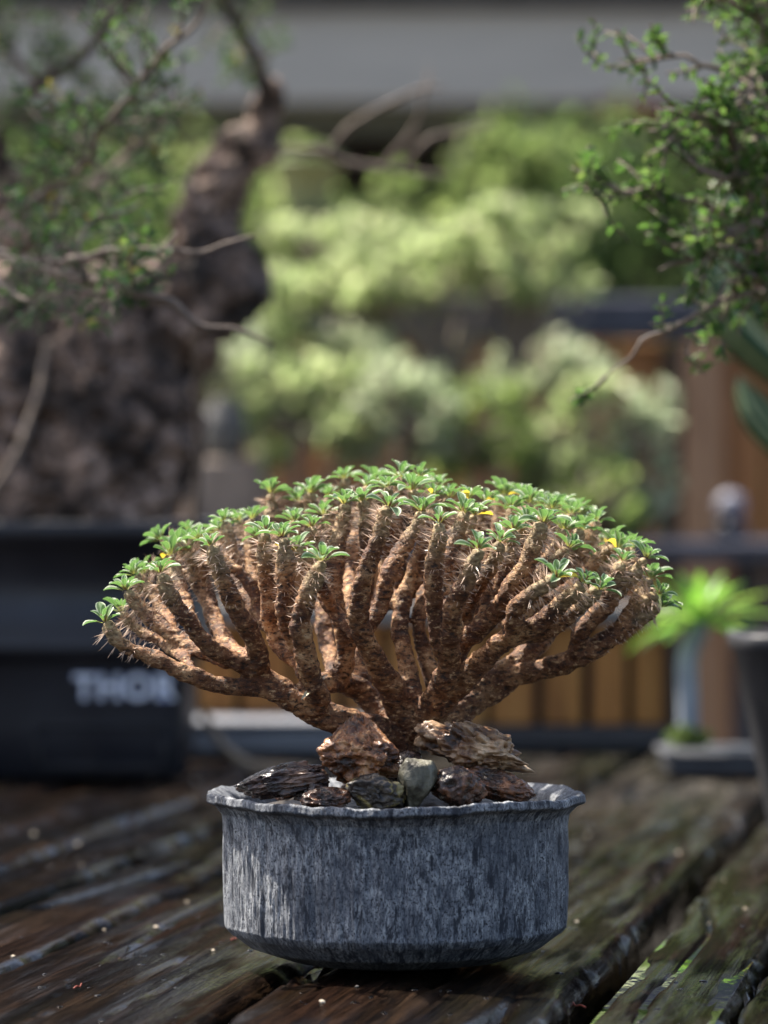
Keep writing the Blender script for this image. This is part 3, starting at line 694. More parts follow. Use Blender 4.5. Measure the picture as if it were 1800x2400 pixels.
def grow(rng, limbs, ntw, tl, leafL, crown, wood, up=.25, zig=.5, lp=.011, per=2, sub=2, cond=None, yellow=.1):
    """twigs with alternate leaflets sprouting from limbs (list of point arrays)"""
    lens = np.array([np.linalg.norm(np.diff(l, axis=0), axis=1).sum()*w for l, w in limbs]); pr = lens/lens.sum()
    C_, D_, N2, L_, U_ = [], [], [], [], []
    for q in range(ntw):
        l = limbs[rng.choice(len(limbs), p=pr)][0]; i = rng.integers(max(1, len(l)//5), len(l)); p = l[i].copy()
        d = unit(rng.normal(size=3)*[1, .8, .8]+np.array([0, 0, up])+.7*unit(l[i]-l[i-1])); stack = [(p, d, tl*rng.uniform(.5, 1.25), .0016, sub)]
        while stack:
            p, d, ln, r, s = stack.pop(); n = max(4, int(ln/.010)); pts = [p]
            yl = rng.random() < yellow
            for w in range(n):
                d = unit(d+rng.normal(size=3)*zig*.35+np.array([0, 0, .03])); p = p+d*ln/n; pts.append(p)
                if cond is not None and not cond(p): break
                if s and rng.random() < .16: stack.append((p, unit(d+rng.normal(size=3)*.9), ln*rng.uniform(.35, .6), r*.7, s-1))
            pts = np.array(pts)
            if len(pts) < 3: continue
            wood.tube(pts, np.linspace(r, r*.45, len(pts)), 5)
            al = catmull(pts, lp)
            for w in range(1, len(al)-1):
                if w/len(al) < .15: continue
                t = unit(al[w+1]-al[w]); s0 = unit(np.cross(t, rng.normal(size=3)+[0, 0, 1.5]))
                for e in range(per):
                    sg = 1 if e % 2 == 0 else -1
                    dd = unit(t*.5+s0*sg*rng.uniform(.6, 1.1)+rng.normal(size=3)*.3); C_.append(al[w]); D_.append(dd); N2.append(unit(np.array([0, 0, 1.])+rng.normal(size=3)*.5))
                    L_.append(leafL*rng.uniform(.6, 1.25)); U_.append(rng.uniform(.9, 1) if yl and rng.random() < .8 else rng.uniform(0, .87))
    L_ = np.array(L_); leaflet(crown, np.array(C_), np.array(D_), np.array(N2), L_, L_*.5, np.array(U_))
    return len(C_)
def limb(root, L, mat, name='branch', n=8, step=.006, wob=.0015):
    pts = catmull([np.r_[P(x, y, Y), r*Y/FPX] for x, y, Y, r in L], step)
    p = pts[:, :3]+wob*np.stack([vn(pts[:, :3]*60+q*9) for q in range(3)], 1); p[0] = pts[0, :3]
    mb = MB().tube(p, pts[:, 3]*(1+.18*vn(pts[:, :3]*140)), n); mb.build(name, mat, root); return p
limbs = []
for L, m, w in (([(620, 300, CY, 26), (625, 230, CY-.02, 20), (590, 120, CY-.05, 15), (520, 0, CY-.08, 11), (480, -90, CY-.1, 8)], M_twigdark, 1.0),
             ([(20, 430, CY, 40), (0, 330, CY-.02, 24), (40, 240, CY-.05, 18), (100, 195, CY-.08, 16), (190, 135, CY-.1, 15), (300, 0, CY-.12, 13), (360, -90, CY-.14, 10)], M_twigdark, 1.2),
             ([(-40, 545, 3.12, 14), (0, 515, 3.06, 11), (135, 434, 3.00, 9), (211, 369, 2.95, 8), (233, 304, 2.93, 8), (304, 222, 2.90, 8), (380, 125, 2.86, 7), (460, 55, 2.84, 5), (480, 20, 2.84, 3)], M_twig, 1.2),
             ([(-60, 560, 3.15, 22), (0, 597, 3.02, 15), (60, 618, 2.90, 13), (135, 636, 2.82, 12), (244, 662, 2.76, 12), (325, 690, 2.72, 11), (407, 712, 2.72, 10), (456, 756, 2.72, 8), (510, 770, 2.72, 7), (570, 776, 2.72, 6), (640, 805, 2.72, 3)], M_twig, .7),
             ([(20, 610, 2.98, 14), (110, 615, 2.85, 11), (190, 603, 2.76, 9), (293, 576, 2.72, 8), (347, 591, 2.72, 8), (390, 577, 2.72, 7), (412, 542, 2.72, 4)], M_twig, .5),
             ([(385, 579, 2.72, 6), (461, 592, 2.72, 6), (520, 577, 2.72, 5), (600, 555, 2.72, 3)], M_twig, .3),
             ([(560, 370, CY, 14), (640, 355, CY+.02, 10), (732, 353, CY+.03, 9), (814, 382, CY+.03, 8), (900, 397, CY+.03, 8), (990, 405, CY+.03, 6), (1060, 415, CY+.03, 3)], M_twig, .10),
             ([(770, 360, CY+.03, 7), (830, 290, CY+.01, 7), (900, 250, CY, 6), (975, 213, CY-.01, 5), (1040, 205, CY-.02, 3)], M_twig, .08),
             ([(900, 396, CY+.03, 7), (940, 340, CY+.02, 6), (980, 285, CY+.01, 6), (990, 235, CY, 5), (1010, 160, CY, 3)], M_twig, .08),
             ([(940, 400, CY+.03, 6), (1000, 330, CY+.02, 6), (1080, 310, CY+.02, 5), (1155, 290, CY+.02, 3)], M_twig, .08),
             ([(60, 560, CY, 30), (150, 480, CY-.2, 18), (240, 420, CY-.4, 12), (330, 330, CY-.55, 9), (400, 260, CY-.65, 6)], M_twig, 1.0),
             ([(100, 200, CY-.08, 12), (20, 120, CY-.1, 9), (-20, 20, CY-.1, 7)], M_twig, .9)):
    limbs.append((limb(big, L, m), w))
for L in ([(-80, 610, 2.95, 6), (0, 662, 2.75, 5), (33, 686, 2.72, 5), (70, 706, 2.70, 5), (98, 684, 2.69, 4), (112, 645, 2.69, 3)],
          [(70, 706, 2.70, 4), (100, 690, 2.70, 4), (136, 695, 2.70, 4), (165, 655, 2.70, 2)],
          [(112, 800, CY-.13, 7), (105, 850, CY-.14, 8), (80, 950, CY-.16, 9), (40, 1060, CY-.18, 11), (-20, 1160, CY-.18, 12)],
          [(452, 752, 3.3, 5), (458, 850, 3.42, 7), (462, 950, 3.5, 8), (465, 1080, 3.56, 9), (462, 1200, 3.6, 9), (460, 1260, 3.64, 9)]):
    limb(big, L, M_twig, 'aerial_root' if L[-1][1] > 1000 else 'bare_twig')
for L in ([(480, -90, CY-.1, 12), (300, -350, CY-.15, 14), (100, -560, CY-.2, 10), (-80, -760, CY-.25, 7)],
          [(360, -90, CY-.14, 12), (120, -330, CY-.3, 11), (-120, -520, CY-.5, 8), (-320, -640, CY-.7, 6)],
          [(-20, 20, CY-.1, 9), (-200, -260, CY-.1, 9), (-420, -500, CY-.2, 7), (-600, -640, CY-.3, 5)]): limb(big, L, M_twigdark)  # unseen upper limbs, added to carry the shading crown
wood, crown = MB(), MB()
rg = np.random.default_rng(21)
cl = [(rg.uniform(-1.0, -.50), rg.uniform(2.95, 4.2), rg.uniform(1.88, 2.2), .13, .15, .08) for _ in range(34)]  # unseen leaf clumps added overhead to shade the table
pc_ = clump_points(rg, cl, 9000); leaf_cloud(crown, pc_, 9000, .024, .013, rg, .3)
def fr(p):
    a, b = 900+p[0]/p[1]*FPX, 1200-(p[2]-CZ)/p[1]*FPX
    return not (b > 770 or (a > 400 and 255 < b < 900) or (a > 700))
cnt = grow(rg, limbs, 190, .085, .0098, crown, wood, .2, .55, .0085, 2, 2, fr, .05)
wood.build('twigs', M_twig, big)['kind'] = 'stuff'
c_ = crown.build('crown', M_lleaf, big); c_['kind'] = 'stuff'

# ------------------------------------------------------------------ small leaved tree in the tapered black pot, right edge
rY = 2.98; k = rY/FPX
M_bpot = simple('charcoal_pot_clay', [(.3, (.018, .018, .021)), (.7, (.036, .036, .042))], 14, .5, .25, .001)
pc = P(1955, 1985, rY); pc[2] = TZ+.002
rp = thing('tapered_pot', 'tall tapered charcoal pot cut by the right picture edge', 'pot', pc)
hz = zpx(1482, rY)-pc[2]
MB().lathe([(.001, 0), (138*k, 0), (141*k, .004), (228*k, hz-.016), (240*k, hz-.012), (242*k, hz-.002), (238*k, hz), (226*k, hz), (222*k, hz-.02), (.001, hz-.022)], pc, 64, 5).build('body', M_bpot, rp)
MB().lathe([(.001, hz-.012), (100*k, hz-.013), (219*k, hz-.016)], pc, 40, 5).build('soil', M_claypot, rp)
rt = thing('small_leaved_tree', 'fresh green small leaved tree at the right edge with crooked twigs', 'bonsai', pc+[0, 0, hz-.013])
mb = MB()
rY2 = 3.2
tubeP(mb, [(1955, 1485, rY, 120), (1950, 1445, rY, 140), (1960, 1380, rY, 120), (1930, 1250, rY, 70), (1900, 1080, rY-.04, 52), (1880, 900, rY-.1, 46), (1830, 740, rY-.16, 42), (1800, 640, rY-.2, 38), (1815, 520, rY-.22, 30), (1800, 380, rY-.24, 24), (1815, 240, rY-.26, 20), (1800, 80, rY-.26, 14), (1790, -60, rY-.26, 10)])
me = remesh(mb, .004, 3); V, N_ = get_vn(me)
V = V+N_*(.004*fbm(V*60, 3))[:, None]; me.vertices.foreach_set('co', (V-np.array(rt.location)).astype(np.float32).ravel()); me.update()
obj('trunk', me, simple('red_brown_bark', [(.3, (.05, .026, .02)), (.7, (.14, .075, .055))], 50, .8, .6, .002), rt)
limbs = []
a, b = rY-.22, rY-.32
for L, w in (([(1800, 100, a, 12), (1787, 66, b, 9), (1768, 38, b-.02, 8), (1698, 0, b-.04, 6), (1640, -30, b-.05, 4)], .8),
             ([(1810, 230, a, 12), (1761, 196, b, 8), (1676, 160, b-.02, 7), (1641, 154, b-.03, 6), (1603, 130, b-.03, 5), (1527, 137, b-.03, 4), (1445, 143, b-.03, 2)], .55),
             ([(1812, 500, a, 16), (1739, 437, b, 10), (1720, 351, b-.03, 9), (1714, 304, b-.05, 8), (1635, 272, b-.06, 6), (1580, 300, b-.06, 5), (1524, 312, b-.06, 3)], 1.0),
             ([(1812, 300, a, 14), (1761, 332, b, 9), (1720, 351, b-.03, 7)], .5),
             ([(1815, 540, a, 16), (1698, 502, b, 9), (1654, 476, b-.03, 8), (1578, 460, b-.04, 7), (1540, 442, b-.04, 5), (1486, 454, b-.04, 4), (1413, 476, b-.04, 2)], .9),
             ([(1800, 620, a, 16), (1730, 572, b, 10), (1666, 598, b-.02, 8), (1572, 620, b-.03, 5), (1546, 634, b-.03, 3)], .7),
             ([(1815, 690, a, 14), (1740, 690, b, 9), (1697, 702, b-.02, 8), (1640, 735, b-.03, 7), (1573, 772, b-.04, 6), (1508, 798, b-.04, 5), (1486, 832, b-.04, 4), (1421, 881, b-.04, 2)], .14),
             ([(1810, 420, a, 14), (1760, 400, b, 9), (1700, 420, b-.05, 7), (1640, 400, b-.07, 5)], 1.0),
             ([(1805, 600, a, 14), (1780, 530, b, 9), (1720, 540, b-.05, 7), (1650, 560, b-.07, 5)], 1.0),
             ([(1815, 720, a, 14), (1790, 660, b, 8), (1760, 640, b-.03, 6), (1700, 660, b-.05, 4)], .9),
             ([(1810, 180, a, 12), (1780, 150, b, 8), (1750, 230, b-.04, 6), (1690, 260, b-.05, 4)], .8)):
    limbs.append((limb(rt, L, M_twig), w))
wood, crown = MB(), MB(); rg = np.random.default_rng(33)
grow(rg, limbs, 200, .050, .0090, crown, wood, .0, .6, .0058, 3, 2, None, .06)
wood.build('twigs', M_twig, rt)['kind'] = 'stuff'; crown.build('crown', M_rleaf, rt)['kind'] = 'stuff'

# ------------------------------------------------------------------ candelabra cactus at the right edge
kY = 3.75; k = kY/FPX
kk = NT('striped_cactus_skin'); sx = kk.n('ShaderNodeSeparateXYZ'); kk.set(sx.inputs[0], kk.tc('UV'))
f = kk.math('FRACT', kk.math('MULTIPLY', sx.outputs[0], 9.0))
f = kk.math('ABSOLUTE', kk.math('SUBTRACT', f, .5))
f = kk.math('ADD', f, kk.math('MULTIPLY', kk.math('SUBTRACT', kk.noise(kk.tc(), 90, 3), .5), .12))
kk.fin(kk.ramp(f, [(.07, (.36, .42, .24)), (.13, (.20, .27, .12)), (.19, (.010, .038, .009)), (.5, (.016, .060, .013))]), .35, kk.bump(kk.noise(kk.tc(), 150, 3), .3, .001)); M_cact = kk.m
cb = P(2150, 1700, kY); cb[2] = TZ+.002
cactus = thing('candelabra_cactus', 'dark green cactus arm with pale stripes curving up at the right edge', 'cactus', cb)
def ribbed(mb, pts, rr, nr=9, per=8):
    m = len(pts); n = nr*per; T = unit(np.gradient(pts, axis=0)); N0 = unit(np.cross(T[0], [0, 1, .1])); V = []
    a = np.arange(n)*2*math.pi/n; rib = 1-.20*(.5+.5*np.cos(a*nr))**1.5
    for i in range(m):
        N0 = unit(N0-T[i]*N0.dot(T[i])); B = np.cross(T[i], N0)
        V.append(pts[i]+(rr[i]*rib)[:, None]*(np.cos(a)[:, None]*N0+np.sin(a)[:, None]*B))
    V = np.vstack(V+[pts[0], pts[-1]+T[-1]*rr[-1]*.4]); i = np.arange(m-1)[:, None]*n; j = np.arange(n)[None]; q = (j+1) % n
    u = np.concatenate([np.tile(np.arange(n)/n+.5/9, m), [0, 0]]); vv = np.concatenate([np.repeat(np.arange(m)/m, n), [0, 1]])
    tri = np.array([[m*n, (x+1) % n, x] for x in range(n)]+[[m*n+1, (m-1)*n+x, (m-1)*n+(x+1) % n] for x in range(n)])
    uu = np.stack([u, vv], 1); F = np.stack([i+j, i+q, i+n+q, i+n+j], -1).reshape(-1, 4)
    mb.add(V, F, tri, uv=uu); return mb
def cact(L, name):
    pts = catmull([np.r_[P(x, y, Y), r*k] for x, y, Y, r in L], .006); p, r = pts[:, :3], pts[:, 3].copy()
    s = np.linspace(0, 1, len(r)); r *= np.sqrt(np.clip((1-s)*6+.08, 0, 1)); ribbed(MB(), p, r).build(name, M_cact, cactus)
cact([(2150, 1560, kY, 100), (2150, 1300, kY, 105), (2150, 1000, kY, 100), (2145, 700, kY, 95), (2150, 400, kY, 90), (2150, 260, kY, 80)], 'column')
cact([(2110, 960, kY, 70), (2000, 915, kY-.01, 80), (1880, 850, kY-.02, 90), (1775, 760, kY-.02, 98), (1715, 660, kY-.02, 100), (1698, 560, kY-.02, 92), (1694, 480, kY-.02, 76), (1692, 430, kY-.02, 56)], 'arm')
cact([(2110, 1160, kY, 50), (1980, 1120, kY-.01, 52), (1880, 1060, kY-.02, 52), (1800, 1000, kY-.02, 48), (1755, 935, kY-.02, 40), (1735, 885, kY-.02, 26)], 'arm')
cp = MB().lathe([(.001, 0), (150*k, 0), (190*k, .062), (200*k, .064), (200*k, .072), (180*k, .072), (176*k, .056), (.001, .055)], cb, 48)
cp.build('pot', M_bpot, cactus)
# ------------------------------------------------------------------ hand-made clay pot
PX, PY = (928-900)/FPX*2.2, 2.2
def pot_material():
    k = NT('raw_grey_clay'); uv = k.tc('UV')
    a = k.noise(k.map(uv, (430, 130, 1)), 1.0, 7, .74); b = k.noise(k.map(uv, (900, 520, 1)), 1.0, 5, .7); c0 = k.noise(k.map(uv, (40, 30, 1)), 1.0, 4)
    c = k.ramp(a, [(.36, (.028, .033, .044)), (.45, (.15, .162, .188)), (.53, (.30, .315, .34)), (.63, (.54, .555, .565))])
    c = k.mix(k.ramp(b, [(.40, 1.0), (.47, 0.0)]), c, (.010, .012, .018))
    c = k.mix(k.ramp(c0, [(.43, .55), (.55, 0.0)]), c, (.040, .050, .072))
    big_ = k.noise(k.map(uv, (150, 42, 1)), 1.0, 6, .7); c = k.mix(k.ramp(big_, [(.54, 0.0), (.60, .9)]), c, (.016, .020, .032))
    n = k.bump(a, .9, .0022); n = k.bump(b, .7, .0009, n)
    return k.fin(c, k.ramp(a, [(.3, .5), (.7, .78)]), n)
M_pot = pot_material()
NA = 900
prof = []
def seg(a, b, n):
    for q in range(n): prof.append((a[0]+(b[0]-a[0])*q/n, a[1]+(b[1]-a[1])*q/n))
zr = .9035; zc0 = .8240
seg((.008, .8015), (.038, .8015), 3); seg((.038, .8015), (.066, .8055), 6); seg((.066, .8055), (.086, .8122), 6); seg((.086, .8122), (.0975, zc0-.003), 6); seg((.0975, zc0-.003), (.1008, zc0+.001), 3)
seg((.1008, zc0+.001), (.1014, .848), 30); seg((.1014, .848), (.1012, .884), 40); seg((.1012, .884), (.1020, .8915), 8); seg((.1020, .8915), (.1058, .8966), 6)
seg((.1058, .8966), (.1102, .8984), 5); seg((.1102, .8984), (.1110, .8992), 2); seg((.1110, .8992), (.1106, .9030), 5); seg((.1106, .9030), (.1086, .9036), 2); seg((.1086, .9036), (.0985, .8985), 8); seg((.0985, .8975), (.094, .886), 5); seg((.094, .886), (.09, .872), 3)
prof.append((.02, .872)); prof = np.array(prof); M_ = len(prof)
th = np.arange(NA)*2*math.pi/NA; TH, ID = np.meshgrid(th, np.arange(M_)); rr = prof[ID, 0]; zz_ = prof[ID, 1]
ct, stn = np.cos(TH), np.sin(TH)
def ring(fr, sd, o=3, z=0): return fbm(np.stack([ct.ravel()*fr+sd, stn.ravel()*fr+sd*2, np.broadcast_to(np.asarray(z, float), ct.shape).ravel()], 1), o).reshape(ct.shape)
rim = sm(.884, .898, zz_)*sm(.092, .1, rr)
wall = sm(.822, .828, zz_)*(1-sm(.893, .899, zz_))*sm(.0965, .0995, rr)
dr = .0016*ring(2.2, 5)+wall*(.0011*ring(9, 1.0, 3, zz_*6)+.0008*ring(34, 3.0, 3, zz_*25)+.0006*ring(90, 8.0, 2, zz_*70)) + rim*(.0030*ring(4.5, 12)+.0012*ring(22, 2.2, 3, zz_*80))
dz = rim*(.0020*ring(3.2, 33)+.0009*ring(11, 41)+.0005*ring(40, 15)) + sm(.0955, .0985, rr)*(1-sm(.824, .836, zz_))*(.0012*ring(16, 7)+.0009*ring(60, 3))
# hand-cut vertical facets
fac = np.abs(np.mod(TH/(2*math.pi)*17+.25*ring(2, 9), 1)-.5); dr = dr-wall*.0011*np.exp(-((fac)/.05)**2)
rr2 = rr+dr; X = PX+rr2*ct; Yy = PY+rr2*stn; Zz = zz_+dz
mb = MB(); V = np.stack([X, Yy, Zz], -1).reshape(-1, 3)
ii = np.arange(M_-1)[:, None]*NA; jj = np.arange(NA)[None]; kq = (jj+1) % NA
arc = np.cumsum(np.r_[0, np.hypot(*np.diff(prof, axis=0).T)])
UV = np.stack([TH*.1, arc[ID]], -1).reshape(-1, 2)
mb.add(V, np.stack([ii+jj, ii+kq, ii+NA+kq, ii+NA+jj], -1).reshape(-1, 4), uv=UV)
pot = build_at(mb, 'bonsai_pot', M_pot, (PX, PY, TZ)); tag(pot, 'round hand made grey clay pot with wavy flared rim holding the spiny tree', 'pot')
# soil
sn = 60; so = MB(); rr_ = np.linspace(0, .0965, 26); a_ = np.arange(sn)*2*math.pi/sn
sv = np.array([[PX+r*math.cos(a), PY+r*math.sin(a), .8885+.0175*(1-(r/.0965)**2)] for r in rr_ for a in a_]); sv[:, 2] += .0022*fbm(sv*160, 3)
i = np.arange(25)[:, None]*sn; j = np.arange(sn)[None]; so.add(sv, np.stack([i+j, i+(j+1) % sn, i+sn+(j+1) % sn, i+sn+j], -1).reshape(-1, 4))
s_o = build_at(so, 'soil', simple('dark_wet_soil', [(.3, (.010, .007, .005)), (.7, (.05, .034, .024))], 300, .45, .8, .002), (PX, PY, .886)); tag(s_o, 'dark wet soil filling the grey clay pot', 'soil', kind='stuff')

# ------------------------------------------------------------------ dressing stones in the pot
def stone_mat(name, stops, scale, ro=(.16, .5), dark=.6, stretch=(1, 1, 1)):
    k = NT(name); v = k.map(k.tc(), stretch)
    n1 = k.noise(v, scale, 5, .6, .8); n2 = k.noise(v, scale*4.5, 4, .6)
    c = k.ramp(n1, stops); c = k.mix(k.ramp(n2, [(.34, dark), (.52, 0.)]), c, (.010, .006, .004))
    b = k.bump(n1, .6, .006); b = k.bump(n2, .7, .0022, b)
    m = k.fin(c, k.ramp(n2, [(.35, ro[0]), (.65, ro[1])]), b); k.b.inputs['Coat Weight'].default_value = .18; k.b.inputs['Coat Roughness'].default_value = .12
    return m
S_amber = stone_mat('amber_stone', [(.36, (.018, .006, .003)), (.45, (.10, .032, .010)), (.53, (.28, .105, .034)), (.64, (.50, .26, .12))], 75)
S_purple = stone_mat('purple_brown_stone', [(.38, (.012, .008, .008)), (.5, (.050, .031, .029)), (.6, (.15, .088, .062))], 60, (.12, .4), .6, (.5, 1, 1))
S_tan = stone_mat('tan_folded_stone', [(.36, (.028, .012, .006)), (.44, (.14, .062, .026)), (.53, (.36, .22, .12)), (.64, (.60, .43, .27))], 46, (.3, .6), .5)
S_grey = stone_mat('grey_green_stone', [(.36, (.025, .022, .013)), (.48, (.105, .098, .066)), (.6, (.22, .21, .165))], 40, (.5, .75), .3)
S_dark = stone_mat('dark_olive_stone', [(.38, (.010, .008, .009)), (.49, (.045, .036, .028)), (.55, (.20, .16, .06)), (.64, (.36, .31, .16))], 46, (.3, .6), .5)
S_choc = stone_mat('chocolate_stone', [(.38, (.014, .007, .005)), (.5, (.07, .030, .017)), (.6, (.22, .095, .046))], 55, (.15, .45), .6)
stones = [  # x0,x1,y0,y1, depth offset, thickness m, seed, material, label, tilt, kind of roughness
    (553, 768, 1783, 1872, -.055, .038, 101, S_purple, 'long dark purple brown stone at the left of the pot', (0, rad(-13), 0), (.14, .06, 1.6, .12)),
    (746, 938, 1674, 1842, -.066, .040, 102, S_amber, 'tall pointed amber brown stone left of the trunk base', (0, 0, 0), (.22, .16, 1.5, .16)),
    (977, 1246, 1688, 1815, -.030, .050, 103, S_tan, 'large tan folded stone jutting right of the trunk', (0, rad(8), 0), (.34, .18, 1.35, .24)),
    (1086, 1254, 1795, 1884, -.050, .040, 104, S_choc, 'dark chocolate stone leaning against the right rim', (0, rad(22), 0), (.14, .07, 2.0, .05)),
    (934, 1024, 1778, 1900, -.084, .022, 105, S_grey, 'pale grey green slab stone standing at the front centre', (0, rad(8), 0), (.05, .035, 1.3, .0)),
    (812, 956, 1812, 1902, -.083, .030, 106, S_dark, 'dark stone with olive yellow patches at the front rim', (0, 0, 0), (.20, .10, 2.2, .08)),
    (706, 822, 1844, 1898, -.083, .026, 107, S_choc, 'small flat red brown stone at the front left rim', (0, 0, 0), (.16, .10, 2.2, .05)),
    (1010, 1140, 1793, 1900, -.080, .030, 108, S_choc, 'brown stone between the grey slab and the leaning chocolate stone', (0, rad(-8), 0), (.20, .10, 2.0, .08)),
    (900, 1000, 1760, 1850, -.045, .03, 109, S_purple, 'dark stone tucked behind the grey slab at the trunk foot', (0, 0, 0), (.2, .1, 2.2, .08)),
    (1020, 1130, 1800, 1880, .030, .04, 111, S_purple, 'dark stone behind the tan stone inside the rim', (0, 0, 0), (.2, .1, 2.2, .08)),
    (800, 900, 1800, 1880, .020, .04, 112, S_choc, 'dark brown stone behind the amber stone inside the rim', (0, 0, 0), (.2, .1, 2.2, .08)),
    (690, 770, 1822, 1888, -.060, .03, 113, S_purple, 'small dark stone wedged between the purple and amber stones', (0, 0, 0), (.2, .1, 2.2, .08)),
    (640, 760, 1812, 1880, .030, .03, 110, S_choc, 'small dark stone behind the purple stone inside the left rim', (0, 0, 0), (.2, .1, 2.2, .08)),
]
M_SH = {}
for (xa, xb, ya, yb, off, th_, sd, m, lab, tilt, rp_) in stones:
    Y = 2.2+off; k = Y/FPX; w, h = (xb-xa)*k*1.06, (yb-ya)*k*1.04
    p, F = rock_mesh(np.random.default_rng(sd), (1, 1, 1), sd, 6 if sd < 105 else 5, {105: 7, 104: 9, 106: 9, 108: 8, 102: 10}.get(sd, 13), *rp_)
    if sd == 102:   # pyramid: narrow towards the top
        s_ = 1.25-1.0*(p[:, 2:3]+.5); p[:, :2] *= np.clip(s_, .16, 1.2); p[:, 0] += .0*(p[:, 2]+.5)
    if sd == 103:   # thick left end, thinner beak to the right
        s_ = 1.12-.62*(p[:, 0]+.5); p[:, 2] *= s_; p[:, 2] -= .10*(p[:, 0])
    Rm = np.array(Matrix.Rotation(tilt[1], 3, 'Y')); p = p @ np.diag([w, th_, h])
    if tilt[1]: p = p @ Rm.T
    lo, hi = p.min(0), p.max(0); p = (p-(lo+hi)/2)/(hi-lo)*np.array([w, th_, h])
    c = P((xa+xb)/2, (ya+yb)/2, Y)
    mb = MB().add(p+c, F); loc = c-np.array([0, 0, h/2])
    tag(build_at(mb, 'dressing_stone', m, loc), lab, 'stone', 'dressing stones in the clay pot')

